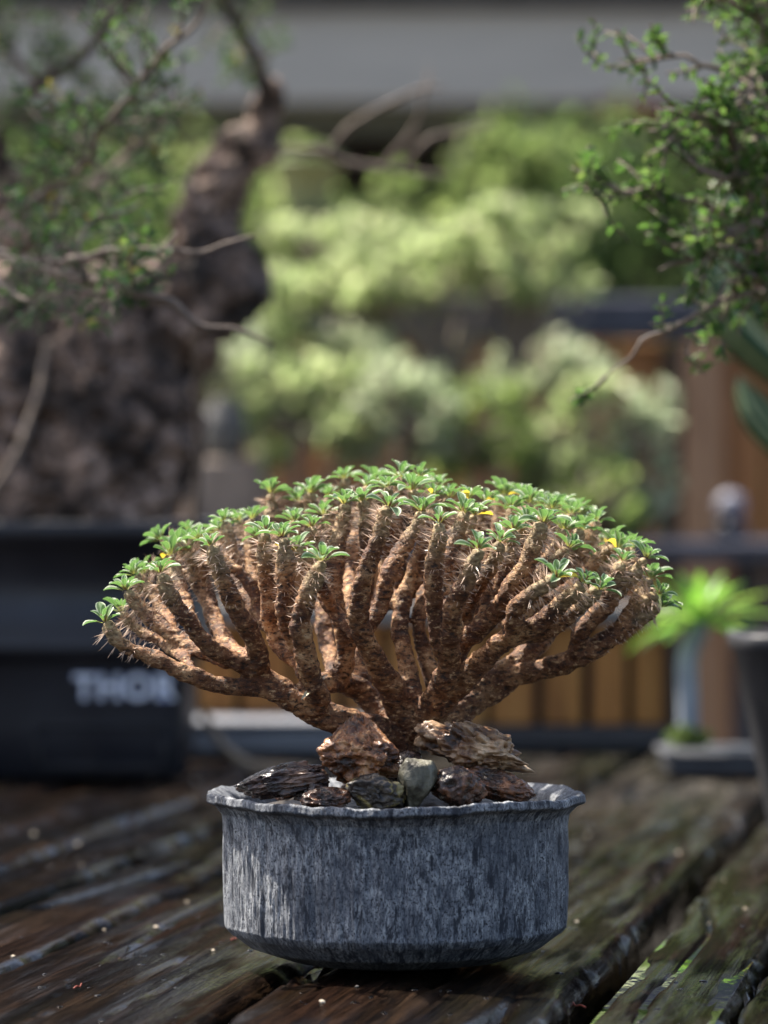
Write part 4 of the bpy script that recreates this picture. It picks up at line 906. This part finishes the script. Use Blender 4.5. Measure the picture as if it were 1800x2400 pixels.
# ------------------------------------------------------------------ the spiny many-branched tree
TREE = [
 [(936, 1850, 0, 66), (938, 1790, 0, 56), (936, 1720, 0, 52)],
 [(938, 1735, 0, 50), (880, 1716, -10, 43), (800, 1690, -25, 40), (720, 1655, -35, 38), (650, 1615, -40, 35), (600, 1580, -40, 31)],
 '*', [(640, 1612, -40, 26), (571, 1607, -42, 25), (500, 1600, -45, 23), (453, 1583, -48, 22), (390, 1558, -50, 22), (348, 1537, -50, 21), (297, 1516, -52, 20), (267, 1490, -52, 19), (250, 1464, -52, 17)],
 '*', [(620, 1595, -40, 28), (580, 1562, -45, 26), (537, 1541, -52, 25), (495, 1516, -58, 24), (453, 1478, -64, 23), (419, 1427, -68, 22), (390, 1385, -70, 20), (377, 1348, -70, 17)],
 '*', [(540, 1545, -45, 24), (470, 1522, -25, 24), (411, 1495, -15, 24), (348, 1444, -8, 23), (315, 1410, -5, 21), (299, 1388, -4, 17)],
 '*', [(450, 1580, -45, 15), (436, 1545, -30, 14), (400, 1520, -10, 14), (350, 1495, 5, 15), (305, 1468, 12, 15), (288, 1438, 14, 14)],
 '*', [(411, 1495, -10, 18), (390, 1440, 10, 19), (360, 1395, 20, 19), (335, 1368, 25, 18), (319, 1350, 25, 15)],
 '*', [(600, 1585, -40, 32), (608, 1555, -48, 29), (594, 1507, -58, 27), (571, 1462, -68, 26), (546, 1410, -76, 25), (525, 1362, -82, 24), (506, 1315, -86, 22), (496, 1284, -88, 18)],
 '*', [(595, 1550, -35, 24), (537, 1516, -5, 23), (500, 1440, 20, 22), (472, 1376, 35, 22), (455, 1313, 45, 20), (444, 1284, 48, 17)],
 '*', [(470, 1515, -25, 20), (440, 1430, 5, 20), (418, 1360, 20, 20), (402, 1306, 28, 16)],
 '*', [(500, 1440, 20, 18), (470, 1350, 60, 18), (430, 1290, 75, 17), (382, 1266, 80, 15)],
 '*', [(700, 1545, -30, 25), (643, 1482, 0, 24), (601, 1431, 20, 23), (567, 1381, 30, 23), (545, 1325, 40, 21), (527, 1228, 50, 17)],
 '*', [(640, 1480, 0, 20), (610, 1400, 40, 21), (590, 1310, 60, 20), (591, 1222, 70, 16)],
 '*', [(660, 1525, -22, 24), (637, 1470, -25, 24), (635, 1420, -30, 24), (626, 1350, -35, 23), (622, 1290, -38, 21), (622, 1256, -38, 17)],
 '*', [(700, 1525, -42, 26), (674, 1461, -50, 25), (668, 1380, -58, 25), (668, 1313, -62, 23), (662, 1264, -64, 18)],
 [(738, 1625, -40, 29), (712, 1560, -36, 27), (664, 1518, -25, 25)],
 '*', [(748, 1655, -40, 34), (730, 1590, -60, 31), (711, 1520, -72, 28), (702, 1450, -82, 27), (715, 1398, -90, 26), (738, 1350, -95, 23), (752, 1320, -98, 18)],
 '*', [(840, 1490, -25, 22), (800, 1450, -18, 22), (765, 1400, -12, 22), (750, 1340, -8, 21), (738, 1285, -5, 20), (732, 1242, -5, 17)],
 [(932, 1700, 5, 42), (880, 1658, 10, 33), (840, 1618, 12, 30), (795, 1600, 5, 30), (755, 1598, -15, 27)],
 '*', [(790, 1600, 0, 28), (810, 1545, -5, 25), (805, 1480, -8, 24), (788, 1400, -8, 23), (788, 1313, -5, 22), (798, 1240, 0, 21), (806, 1188, 0, 17)],
 '*', [(800, 1605, 10, 24), (778, 1560, 30, 23), (764, 1480, 60, 22), (752, 1390, 80, 21), (722, 1270, 95, 19), (700, 1182, 100, 16)],
 '*', [(690, 1510, 5, 22), (655, 1400, 60, 21), (645, 1290, 85, 20), (640, 1200, 95, 20), (636, 1162, 98, 16)],
 '*', [(765, 1470, 60, 20), (742, 1330, 80, 20), (731, 1220, 90, 19), (727, 1162, 92, 16)],
 '*', [(838, 1500, -10, 22), (824, 1400, 20, 21), (830, 1300, 40, 21), (848, 1220, 55, 19), (858, 1146, 60, 16)],
 '*', [(845, 1600, 20, 28), (846, 1560, 28, 25), (838, 1500, 40, 22), (805, 1400, 75, 20), (805, 1280, 100, 19), (808, 1180, 112, 18), (808, 1128, 115, 15)],
 '*', [(952, 1680, -5, 44), (930, 1632, -12, 38), (900, 1580, -25, 33), (870, 1535, -35, 31), (845, 1490, -45, 28), (838, 1440, -52, 27), (852, 1355, -60, 26), (876, 1284, -66, 25), (898, 1225, -70, 22), (909, 1194, -72, 18)],
 '*', [(858, 1480, -35, 22), (888, 1420, -35, 23), (905, 1365, -35, 24), (925, 1320, -32, 23), (950, 1275, -30, 22), (972, 1235, -28, 20), (986, 1203, -26, 16)],
 '*', [(968, 1650, -10, 32), (956, 1570, -5, 25), (940, 1500, 0, 23), (940, 1440, 5, 22), (950, 1390, 8, 22), (980, 1355, 12, 21), (1000, 1290, 20, 20), (1010, 1220, 30, 18), (1014, 1166, 35, 15)],
 '*', [(1030, 1615, 0, 26), (1005, 1560, 5, 23), (985, 1500, 10, 22), (982, 1450, 12, 21), (990, 1395, 20, 20), (1000, 1330, 35, 19), (1005, 1230, 60, 18), (972, 1150, 75, 15)],
 '*', [(980, 1710, -5, 48), (1018, 1655, -20, 39), (1045, 1590, -38, 33), (1050, 1545, -46, 30), (1036, 1495, -56, 27), (1024, 1440, -64, 26), (1018, 1376, -72, 25), (1020, 1313, -78, 25), (1026, 1262, -82, 23), (1029, 1232, -84, 18)],
 '*', [(1048, 1510, -32, 22), (1045, 1400, -25, 22), (1045, 1340, -22, 21), (1062, 1280, -20, 21), (1078, 1235, -20, 20), (1085, 1208, -20, 17)],
 '*', [(1055, 1545, -48, 28), (1058, 1480, -68, 27), (1070, 1410, -82, 26), (1092, 1360, -92, 25), (1110, 1318, -98, 22), (1118, 1292, -100, 18)],
 '*', [(1075, 1470, -20, 22), (1110, 1390, -40, 22), (1140, 1345, -60, 22), (1162, 1304, -68, 20), (1170, 1276, -70, 17)],
 '*', [(1095, 1500, -5, 22), (1165, 1400, -10, 22), (1187, 1320, -20, 21), (1202, 1250, -25, 17)],
 '*', [(1050, 1565, -25, 30), (1076, 1518, -28, 27), (1136, 1465, -35, 27), (1174, 1419, -45, 27), (1212, 1364, -55, 27), (1240, 1310, -60, 26), (1263, 1260, -64, 22), (1272, 1230, -66, 18)],
 '*', [(1065, 1510, 0, 25), (1090, 1460, 10, 24), (1120, 1410, 20, 23), (1155, 1380, 25, 22), (1180, 1310, 35, 20), (1190, 1230, 45, 18), (1195, 1198, 50, 15)],
 '*', [(1008, 1688, -10, 44), (1045, 1638, -20, 37), (1090, 1590, -32, 33), (1150, 1530, -48, 30), (1193, 1493, -60, 28), (1206, 1462, -70, 26), (1206, 1432, -78, 25), (1232, 1400, -86, 24), (1270, 1374, -92, 22), (1298, 1356, -95, 18)],
 '*', [(1185, 1498, -56, 26), (1221, 1486, -60, 25), (1260, 1464, -68, 24), (1300, 1430, -74, 23), (1342, 1392, -80, 21), (1363, 1370, -82, 17)],
 '*', [(1215, 1490, -56, 24), (1280, 1480, -58, 23), (1322, 1452, -60, 22), (1376, 1408, -64, 20), (1400, 1386, -66, 17)],
 '*', [(1018, 1695, 10, 38), (1080, 1650, 20, 33), (1136, 1605, 28, 30), (1195, 1560, 36, 29), (1265, 1505, 45, 27), (1320, 1440, 55, 25), (1370, 1370, 62, 23), (1398, 1328, 66, 17)],
 '*', [(980, 1725, 10, 42), (1040, 1702, 20, 34), (1095, 1670, 28, 30), (1140, 1632, 30, 29), (1180, 1600, 30, 28), (1216, 1580, 28, 28), (1280, 1566, 25, 28), (1343, 1545, 20, 28), (1400, 1518, 18, 27), (1448, 1480, 16, 25), (1490, 1452, 15, 22), (1525, 1437, 15, 19), (1546, 1424, 15, 15)],
 '*', [(1430, 1492, 18, 24), (1470, 1450, 22, 23), (1500, 1405, 24, 21), (1520, 1362, 26, 16)],
 '*', [(1475, 1450, 20, 20), (1515, 1410, 12, 19), (1540, 1395, 10, 15)],
 '*', [(1350, 1545, 20, 25), (1358, 1490, 10, 22), (1400, 1440, 5, 23), (1455, 1385, 0, 22), (1492, 1340, -2, 19), (1512, 1312, -2, 15)],
 '*', [(1380, 1457, 8, 20), (1430, 1390, 0, 20), (1450, 1335, -5, 18), (1456, 1320, -5, 15)],
 '*', [(1195, 1470, 5, 25), (1270, 1380, 25, 25), (1325, 1310, 30, 24), (1352, 1262, 32, 22), (1358, 1248, 32, 17)],
 '*', [(1270, 1400, 30, 22), (1340, 1320, 45, 22), (1382, 1255, 52, 20), (1393, 1228, 54, 15)],
 '*', [(1330, 1430, 55, 22), (1400, 1350, 70, 20), (1428, 1274, 78, 15)],
 '*', [(1400, 1420, 10, 21), (1450, 1350, 30, 19), (1478, 1290, 40, 15)],
 '*', [(1400, 1420, 10, 19), (1435, 1350, 50, 19), (1450, 1282, 60, 15)],
]
# further tips in the middle and rear of the dome: (x, y, depth mm)
REAR = [(938, 1112, 60), (984, 1110, 85), (1031, 1136, 95), (1052, 1160, 40), (1098, 1162, 30), (1136, 1170, 70), (1178, 1152, 105), (1221, 1154, 90), (1240, 1172, 60),
        (1267, 1174, 75), (1290, 1185, 30), (1313, 1180, 95), (1335, 1200, 65), (1352, 1194, 110), (908, 1136, 20), (968, 1142, 10), (880, 1125, 105), (512, 1240, 90), (447, 1240, 100), (470, 1256, 20),
        (560, 1215, 105), (690, 1215, 40), (770, 1158, 110), (760, 1200, 45), (850, 1170, 5), (1110, 1200, 0), (1230, 1215, -10), (1320, 1235, 0), (610, 1250, 20), (1405, 1262, 95), (1440, 1275, 20), (420, 1268, 40), (700, 1280, -30), (1330, 1275, -20), (345, 1330, 60), (1000, 1140, 110)]
BR, TIPS = [], []
flag = False
for e in TREE:
    if e == '*': flag = True; continue
    pts = np.array([np.r_[P(x, y, 2.2+d/1000), r*(2.2+d/1000)/FPX] for x, y, d, r in e])
    pts[:, 3] *= .92; c = catmull(pts, .0035); BR.append(c)
    if flag: TIPS.append((c, e[-1][2], e[-1][1]))
    flag = False
rr_ = np.random.default_rng(77); NB = len(BR)
for x, y, d in REAR:
    dx = x-938; w = rr_.normal(size=4)*14
    e = [(938+dx*.80+w[1], 1360+w[2]*.5, d*.85, 16), (x-dx*.06+w[3]*.5, (1360+y)/2-10, d*.97, 16.5), (x, y+12, d, 14)]
    pts = np.array([np.r_[P(a, b, 2.2+q/1000), r*(2.2+q/1000)/FPX] for a, b, q, r in e])
    tgt = P(938+dx*.66, 1440, 2.2+d*.7/1000); al = np.vstack([b[:int(len(b)*.6)] for b in BR[2:NB]])
    ok = al[al[:, 2] < pts[0, 2]-.012]; nb = ok[np.argmin(((ok[:, :3]-tgt)**2).sum(1))]
    pts = np.vstack([np.r_[nb[:3], .0042], pts])
    c = catmull(pts, .0035); BR.append(c); TIPS.append((c, d, y))
mb = MB()
for c in BR:
    r = c[:, 3]*(1+.07*vn(c[:, :3]*70)+.03*vn(c[:, :3]*230)); mb.tube(c[:, :3]+.0012*np.stack([vn(c[:, :3]*55+7*q) for q in range(3)], 1), r, 12)
me = remesh(mb, .00140, 2); V, N_ = get_vn(me)
kd = kdtree.KDTree(len(TIPS)); [kd.insert(Vector(c[-1, :3]), i) for i, (c, _, _) in enumerate(TIPS)]; kd.balance()
allp = np.vstack([np.column_stack([c[:, :3], np.cumsum(np.r_[0, np.linalg.norm(np.diff(c[:, :3], axis=0), axis=1)])]) for c in BR])
tipd = np.full(len(V), 9.0)
TP = np.array([c[-1, :3] for c, _, _ in TIPS])
for q in range(0, len(V), 20000):
    tipd[q:q+20000] = np.sqrt(((V[q:q+20000, None]-TP[None])**2).sum(2).min(1))
ringy = vn(np.stack([V[:, 0]*160, V[:, 1]*160, V[:, 2]*620], 1))
d = .0007*fbm(V*190, 3)+.0006*ringy+.0012*fbm(V*75+4, 2)-.0007*sm(.1, .5, fbm(V*380+9, 2))
V2 = V+N_*d[:, None]
base = P(936, 1852, 2.2); tree = thing('spiny_tree', 'low wide spiny tree with many thick brown branches and green leaf rosettes', 'bonsai', base)
me.vertices.foreach_set('co', (V2-base).astype(np.float32).ravel()); me.update()
at = me.attributes.new('tip', 'FLOAT', 'POINT'); at.data.foreach_set('value', (1-sm(.004, .026, tipd)).astype(np.float32))
at = me.attributes.new('cav', 'FLOAT', 'POINT'); at.data.foreach_set('value', np.clip(d/.0022*.5+.5, 0, 1).astype(np.float32))
kb = NT('rough_spiny_bark'); v = kb.tc()
n1 = kb.noise(v, 70, 5, .6); n2 = kb.noise(kb.map(v, (1, 1, 1.9)), 260, 5, .68); n3 = kb.vor(kb.map(v, (1, 1, 1.6)), 420)
n0_ = kb.noise(v, 26, 3)
c = kb.ramp(n1, [(.34, (.045, .015, .006)), (.45, (.145, .055, .019)), (.54, (.32, .150, .060)), (.66, (.56, .335, .165))])
c = kb.mix(kb.ramp(n0_, [(.42, .7), (.55, 0.0)]), c, (.10, .032, .010))
c = kb.mix(kb.ramp(n2, [(.56, 0.0), (.64, .75)]), c, (.62, .41, .215))
c = kb.mix(kb.ramp(n2, [(.39, .95), (.47, 0.0)]), c, (.018, .008, .004))
c = kb.mix(kb.ramp(n3, [(.13, .9), (.23, 0.)]), c, (.028, .012, .006))
c = kb.mix(kb.math('MULTIPLY', kb.attr('tip'), .75), c, kb.ramp(n2, [(.35, (.17, .11, .05)), (.65, (.46, .37, .20))]))
b = kb.bump(n2, 1.0, .0020); b = kb.bump(n3, .35, .0006, b)
M_bark = kb.fin(c, .62, b)
obj('trunk', me, M_bark, tree)

# spines
rg = np.random.default_rng(3); SV, SF, n0 = [], [], 0
for c, d, y in TIPS:
    L = np.linalg.norm(np.diff(c[:, :3], axis=0), axis=1).sum(); m = 125
    f = 1-(rg.random(m)**1.9)*min(.62, .034/L); ix = np.clip((f*(len(c)-1)).astype(int), 1, len(c)-1)
    t = unit(c[ix, :3]-c[ix-1, :3]); q = unit(np.cross(t, rg.normal(size=(m, 3)))); dr_ = unit(q+t*rg.uniform(-.25, .45, (m, 1))+rg.normal(size=(m, 3))*.12)
    p = c[ix, :3]+q*c[ix, 3:4]*.86; near = 1-(1-f)/max(1e-6, min(.62, .034/L)); ln = (.0028+.0058*np.clip(near, 0, 1))*rg.uniform(.7, 1.3, m)
    s = unit(np.cross(dr_, rg.normal(size=(m, 3)))); s2 = np.cross(dr_, s); w = .00030
    for e in range(3): SV.append(p+w*(math.cos(e*2.094)*s+math.sin(e*2.094)*s2))
    SV.append(p+dr_*ln[:, None]); a = np.arange(m)+n0
    SF += [np.stack([a+e*m, a+((e+1) % 3)*m, a+3*m], 1) for e in range(3)]; n0 += 4*m
ks = NT('pale_spine'); M_spine = ks.fin((.58, .42, .31), .4)
mb = MB(); mb.add(np.vstack(SV), np.vstack(SF)); o = mb.build('spines', M_spine, tree, False); o['kind'] = 'stuff'

# leaves: backlit rim painted as pale margin, light midrib, quilted surface
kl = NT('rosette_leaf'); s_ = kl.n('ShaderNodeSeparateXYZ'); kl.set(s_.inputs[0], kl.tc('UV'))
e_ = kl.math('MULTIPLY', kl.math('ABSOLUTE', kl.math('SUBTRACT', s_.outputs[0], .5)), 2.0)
rn = kl.rnd()
c = kl.ramp(rn, [(0, (.060, .120, .050)), (.5, (.085, .150, .066)), (1, (.12, .195, .090))])
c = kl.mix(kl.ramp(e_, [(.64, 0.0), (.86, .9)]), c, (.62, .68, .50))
c = kl.mix(kl.ramp(e_, [(.06, .6), (.2, 0.0)]), c, (.28, .36, .18))
c = kl.mix(kl.ramp(s_.outputs[1], [(.05, .8), (.35, 0.0)]), c, (.34, .33, .08))
kl.fin(c, .5, kl.bump(kl.noise(kl.tc(), 900, 2), .3, .0004)); kl.b.inputs['Sheen Weight'].default_value = .08; kl.b.inputs['Specular IOR Level'].default_value = .15
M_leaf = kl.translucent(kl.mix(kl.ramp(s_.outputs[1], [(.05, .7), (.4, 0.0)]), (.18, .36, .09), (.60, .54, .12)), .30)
ky = NT('yellow_leaf'); ky.fin((.50, .40, .05), .4); M_yleaf = ky.translucent((.75, .58, .06), .45)
kk = NT('red_bud'); M_bud = kk.fin((.30, .13, .07), .5)
def leaf_arrays(L, W, bend, fold, wave, rg):
    nv, nu = 8, 7; v = np.linspace(0, 1, nv); u = np.linspace(-1, 1, nu)
    w = W/2*np.clip(.16*(1-v)**.5+1.06*np.sin(np.pi*np.clip(v, 0, 1)**1.55*.985)**.75, .02, None); w[-1] = W*.10
    th = -bend*v**1.3; dx = np.cos(th)*L/(nv-1); dz = np.sin(th)*L/(nv-1); cx = np.r_[0, np.cumsum(dx[:-1])]; cz = np.r_[0, np.cumsum(dz[:-1])]
    X = cx[:, None]-np.sin(th)[:, None]*0+np.zeros((1, nu)); Yv = u[None]*w[:, None]
    up = fold*np.abs(u)[None]**1.4*w[:, None]-.22*np.clip(np.abs(u)-.7, 0, 1)[None]*w[:, None]+wave*np.sin(v[:, None]*14+u[None]*2)*np.abs(u)[None]
    X = X-np.sin(th)[:, None]*up; Z = cz[:, None]+np.cos(th)[:, None]*up
    V = np.stack([X, Yv, Z], -1).reshape(-1, 3); i, j = np.meshgrid(np.arange(nv-1), np.arange(nu-1), indexing='ij'); a = (i*nu+j).ravel()
    uv = np.stack([np.repeat((u/2+.5)[None], nv, 0).ravel(), np.repeat(v, nu)], 1)
    return V, np.stack([a, a+nu, a+nu+1, a+1], 1), uv
LV = [leaf_arrays(.0140*s, .0048*w, b*1.0, f*1.2, .00016, rg) for s, w, b, f in ((1, 1, .75, .55), (1.1, .95, 1.0, .6), (.92, 1.05, .55, .5), (1.05, 1.1, .9, .45), (.85, .9, .5, .7), (1.0, .9, 1.15, .5))]
LM = []
for V, F, uv in LV:
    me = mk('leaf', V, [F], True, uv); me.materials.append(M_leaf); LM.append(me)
def bud(s=1.0):
    mb = MB()
    for q in range(7):
        az = q*2.4; t = np.array([math.cos(az)*.32, math.sin(az)*.32, 1.]); t /= np.linalg.norm(t)
        mb.tube([t*.0, t*.0022*s, t*.0048*s], [.0008*s, .0007*s, .00012], 5)
    return mb
order = sorted(range(len(TIPS)), key=lambda i: TIPS[i][1])      # nearest to the lens first
NEAR = set(order[:30])
yellow_at = {(1170, 4), (1202, 8), (444, 2)}
rg = np.random.default_rng(13); rosette_no = 0
for i, (c, d, y) in enumerate(TIPS):
    tip = c[-1, :3]+unit(c[-1, :3]-c[-3, :3])*c[-1, 3]*.55; td = unit(c[-1, :3]-c[-6, :3])
    ax = unit(td*.55+np.array([0, -.05, .75])+rg.normal(size=3)*.10); qt = Vector(ax).to_track_quat('Z', 'Y') @ Quaternion((0, 0, 1), rg.uniform(0, 6.28))
    nl = int(rg.integers(9, 13)); lv = []; rsc = rg.uniform(.70, 1.04)
    for q in range(nl):
        f = q/(nl-1); az = q*2.39996+rg.normal()*.14; el = rad(24)+rad(60)*f**1.05+rg.normal()*.10; sc = (1.06-.42*f**1.6)*rg.uniform(.80, 1.12)*rsc
        loc = Vector((math.cos(az)*.0016*(1-f*.6), math.sin(az)*.0016*(1-f*.6), .0012*f-.0006))
        lv.append((int(rg.integers(0, 6)), Matrix.Translation(loc) @ Matrix.Rotation(az, 4, 'Z') @ Matrix.Rotation(-el, 4, 'Y') @ Matrix.Rotation(rg.normal()*.22, 4, 'X') @ Matrix.Scale(sc, 4)))
    bm_ = bud()
    if i in NEAR:
        me = mk('leaf_rosette', np.vstack(bm_.V), [np.vstack(v) for v in bm_.F.values()]); ro = obj('leaf_rosette', me, M_bud, tree)
        ro.location = Vector(tip-base); ro.rotation_mode = 'QUATERNION'; ro.rotation_quaternion = qt
        for q, (k_, m_) in enumerate(lv):
            lo = obj('leaf', LM[k_], None, ro); lo.matrix_local = m_
            if q < 2 and rg.random() < .05:
                lo.data = LM[k_].copy(); lo.data.materials.clear(); lo.data.materials.append(M_yleaf); lo['label'] = 'yellowing leaf'
    else:
        mb = MB(); mats = []
        for k_, m_ in lv:
            Vv, Ff, uv = LV[k_]; mm = np.array(m_); mb.add(Vv @ mm[:3, :3].T+mm[:3, 3], Ff, uv=uv)
        nq = sum(len(f) for f in mb.F[4])
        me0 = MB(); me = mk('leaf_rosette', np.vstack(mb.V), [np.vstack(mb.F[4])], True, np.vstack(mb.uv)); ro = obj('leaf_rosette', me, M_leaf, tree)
        ro.location = Vector(tip-base); ro.rotation_mode = 'QUATERNION'; ro.rotation_quaternion = qt
        mi = np.zeros(nq, np.int32)
        if rg.random() < .12:
            me.materials.append(M_yleaf); mi[:42] = 1; me.polygons.foreach_set('material_index', mi)
# a dry fallen leaf caught on the left limb
Vv, Ff, uv = leaf_arrays(.008, .0022, 1.6, .8, .0003, rg)
me = mk('fallen_leaf', Vv, [Ff], True, uv); fl = obj('fallen_leaf', me, NT('dry_leaf').fin((.42, .36, .24), .6))
fl.location = Vector(P(706, 1640, 2.2-.078)); fl.rotation_euler = (rad(70), rad(-50), rad(20)); tag(fl, 'tiny dry pale leaf caught on the lowest left limb', 'leaf')

# ------------------------------------------------------------------ water and bits on the table
km = NT('water'); km.fin((1, 1, 1), .03); km.b.inputs['Transmission Weight'].default_value = 1.0; km.b.inputs['IOR'].default_value = 1.33; M_water = km.m
rg = np.random.default_rng(41)
def blob(mb, c, rx, ry, h, n=9):
    a = np.arange(n)*2*math.pi/n; V = [c+np.array([0, 0, h])]
    for f, hh in ((.5, .86), (.85, .5), (1.0, -.1)):
        V += [c+np.array([rx*f*math.cos(x), ry*f*math.sin(x), h*hh]) for x in a]
    F4 = []; F3 = [[0, 1+q, 1+(q+1) % n] for q in range(n)]
    for L in range(2):
        for q in range(n): F4.append([1+L*n+q, 1+(L+1)*n+q, 1+(L+1)*n+(q+1) % n, 1+L*n+(q+1) % n])
    mb.add(np.array(V), np.array(F4), np.array(F3))
dm, gm = MB(), MB()
for q in range(520):
    y = 1.88+2.0*rg.random()**1.3; x = rg.uniform(-.12, .12)*y+(.02 if y > 2.4 else 0)
    if (x-PX)**2+(y-PY)**2 < .104**2: continue
    z, t, w = table_z(x, y)
    if w == 0 or min(t, w-t) < .012: continue
    r = rg.uniform(.0007, .0020)*(1+.35*(y-2))
    blob(dm, np.array([x, y, z-.0002]), r*rg.uniform(.8, 1.6), r*rg.uniform(.8, 1.6), r*rg.uniform(.35, .6))
o = build_at(dm, 'water_drops', M_water, (0, 2.4, TZ)); tag(o, 'scattered water drops on the wet table planks', 'water', kind='stuff')
for q in range(60):
    y = 2.0+1.9*rg.random(); x = rg.uniform(-.11, .13)*y
    if (x-PX)**2+(y-PY)**2 < .106**2: continue
    z, t, w = table_z(x, y)
    if w == 0: continue
    r = rg.uniform(.0008, .0021); p, F = rock_mesh(rg, (r*2, r*1.6, r*1.2), q, 1, 6); gm.add(p+np.array([x, y, z+r*.4]), F)
o = build_at(gm, 'grit', simple('pale_grit', [(.3, (.35, .27, .18)), (.7, (.62, .54, .42))], 80, .7), (0, 2.4, TZ), False); tag(o, 'pale grit crumbs scattered over the table', 'grit', kind='stuff')
# thin film of water lying in the hollows of the algae-green right plank
u0, w, sd, org = PLANK_TOP[8]
ns, nt_ = 60, 14; S, T = np.meshgrid(np.linspace(.68, 1.28, ns), np.linspace(.004, w-.004, nt_), indexing='ij')
V = org+np.outer(S.ravel(), dvec)+np.outer(T.ravel(), nvec); V[:, 2] = TZ+.0015*math.sin(8*2.1)-.0007
e = np.minimum(np.minimum(S-.68, 1.28-S)/.2, 1).ravel(); V[:, 2] -= .0022*(1-e)
i, j = np.meshgrid(np.arange(ns-1), np.arange(nt_-1), indexing='ij'); a = (i*nt_+j).ravel()
pm = MB().add(V, np.stack([a, a+nt_, a+nt_+1, a+1], 1))
kp = NT('puddle_water'); kp.fin((1, 1, 1), .02, kp.bump(kp.noise(kp.map(kp.tc(), (90, 30, 90)), 1.0, 2), .12, .001)); kp.b.inputs['IOR'].default_value = 1.33; kp.b.inputs['Transmission Weight'].default_value = 1.0
po = build_at(pm, 'puddle', kp.m, org+dvec*.98+nvec*w/2, True); po['kind'] = 'structure'

# small debris on the planks
M_deb = simple('brown_twig_bits', [(.3, (.16, .09, .05)), (.7, (.34, .22, .13))], 200, .7)
M_red = simple('red_petal', [(.3, (.13, .018, .008)), (.7, (.22, .035, .016))], 200, .6)
def debris(px, py, ln, rot, mat, name, lab, cat, r=.0006):
    Y = 2332/(py-1200); x = (px-900)/FPX*Y; z, _, _ = table_z(x, Y); d = np.array([math.cos(rot), math.sin(rot), 0]); c = np.array([x, Y, z+r*1.2])
    pp = catmull([c-d*ln/2+[0, 0, .0004], c-d*ln*.1+[0, .001, .0012], c+d*ln*.3+[0, -.001, .0006], c+d*ln/2+[0, .0005, .0022]], .0008)
    tag(build_at(MB().tube(pp, np.linspace(r, r*.6, len(pp)), 6), name, mat, c), lab, cat)
debris(288, 2228, .012, .4, M_deb, 'twig_bit', 'tiny curled brown twig bit on the left plank', 'twig', .0007)
debris(182, 2315, .008, 1.1, M_red, 'petal_bit', 'tiny red bit on the cracked front left plank', 'petal')
debris(1358, 2318, .011, 2.2, M_red, 'petal_bit', 'tiny red strand on the plank edge right of the pot', 'petal')
debris(548, 2206, .005, .9, M_red, 'petal_bit', 'tiny red speck beside the left foot of the pot', 'petal')
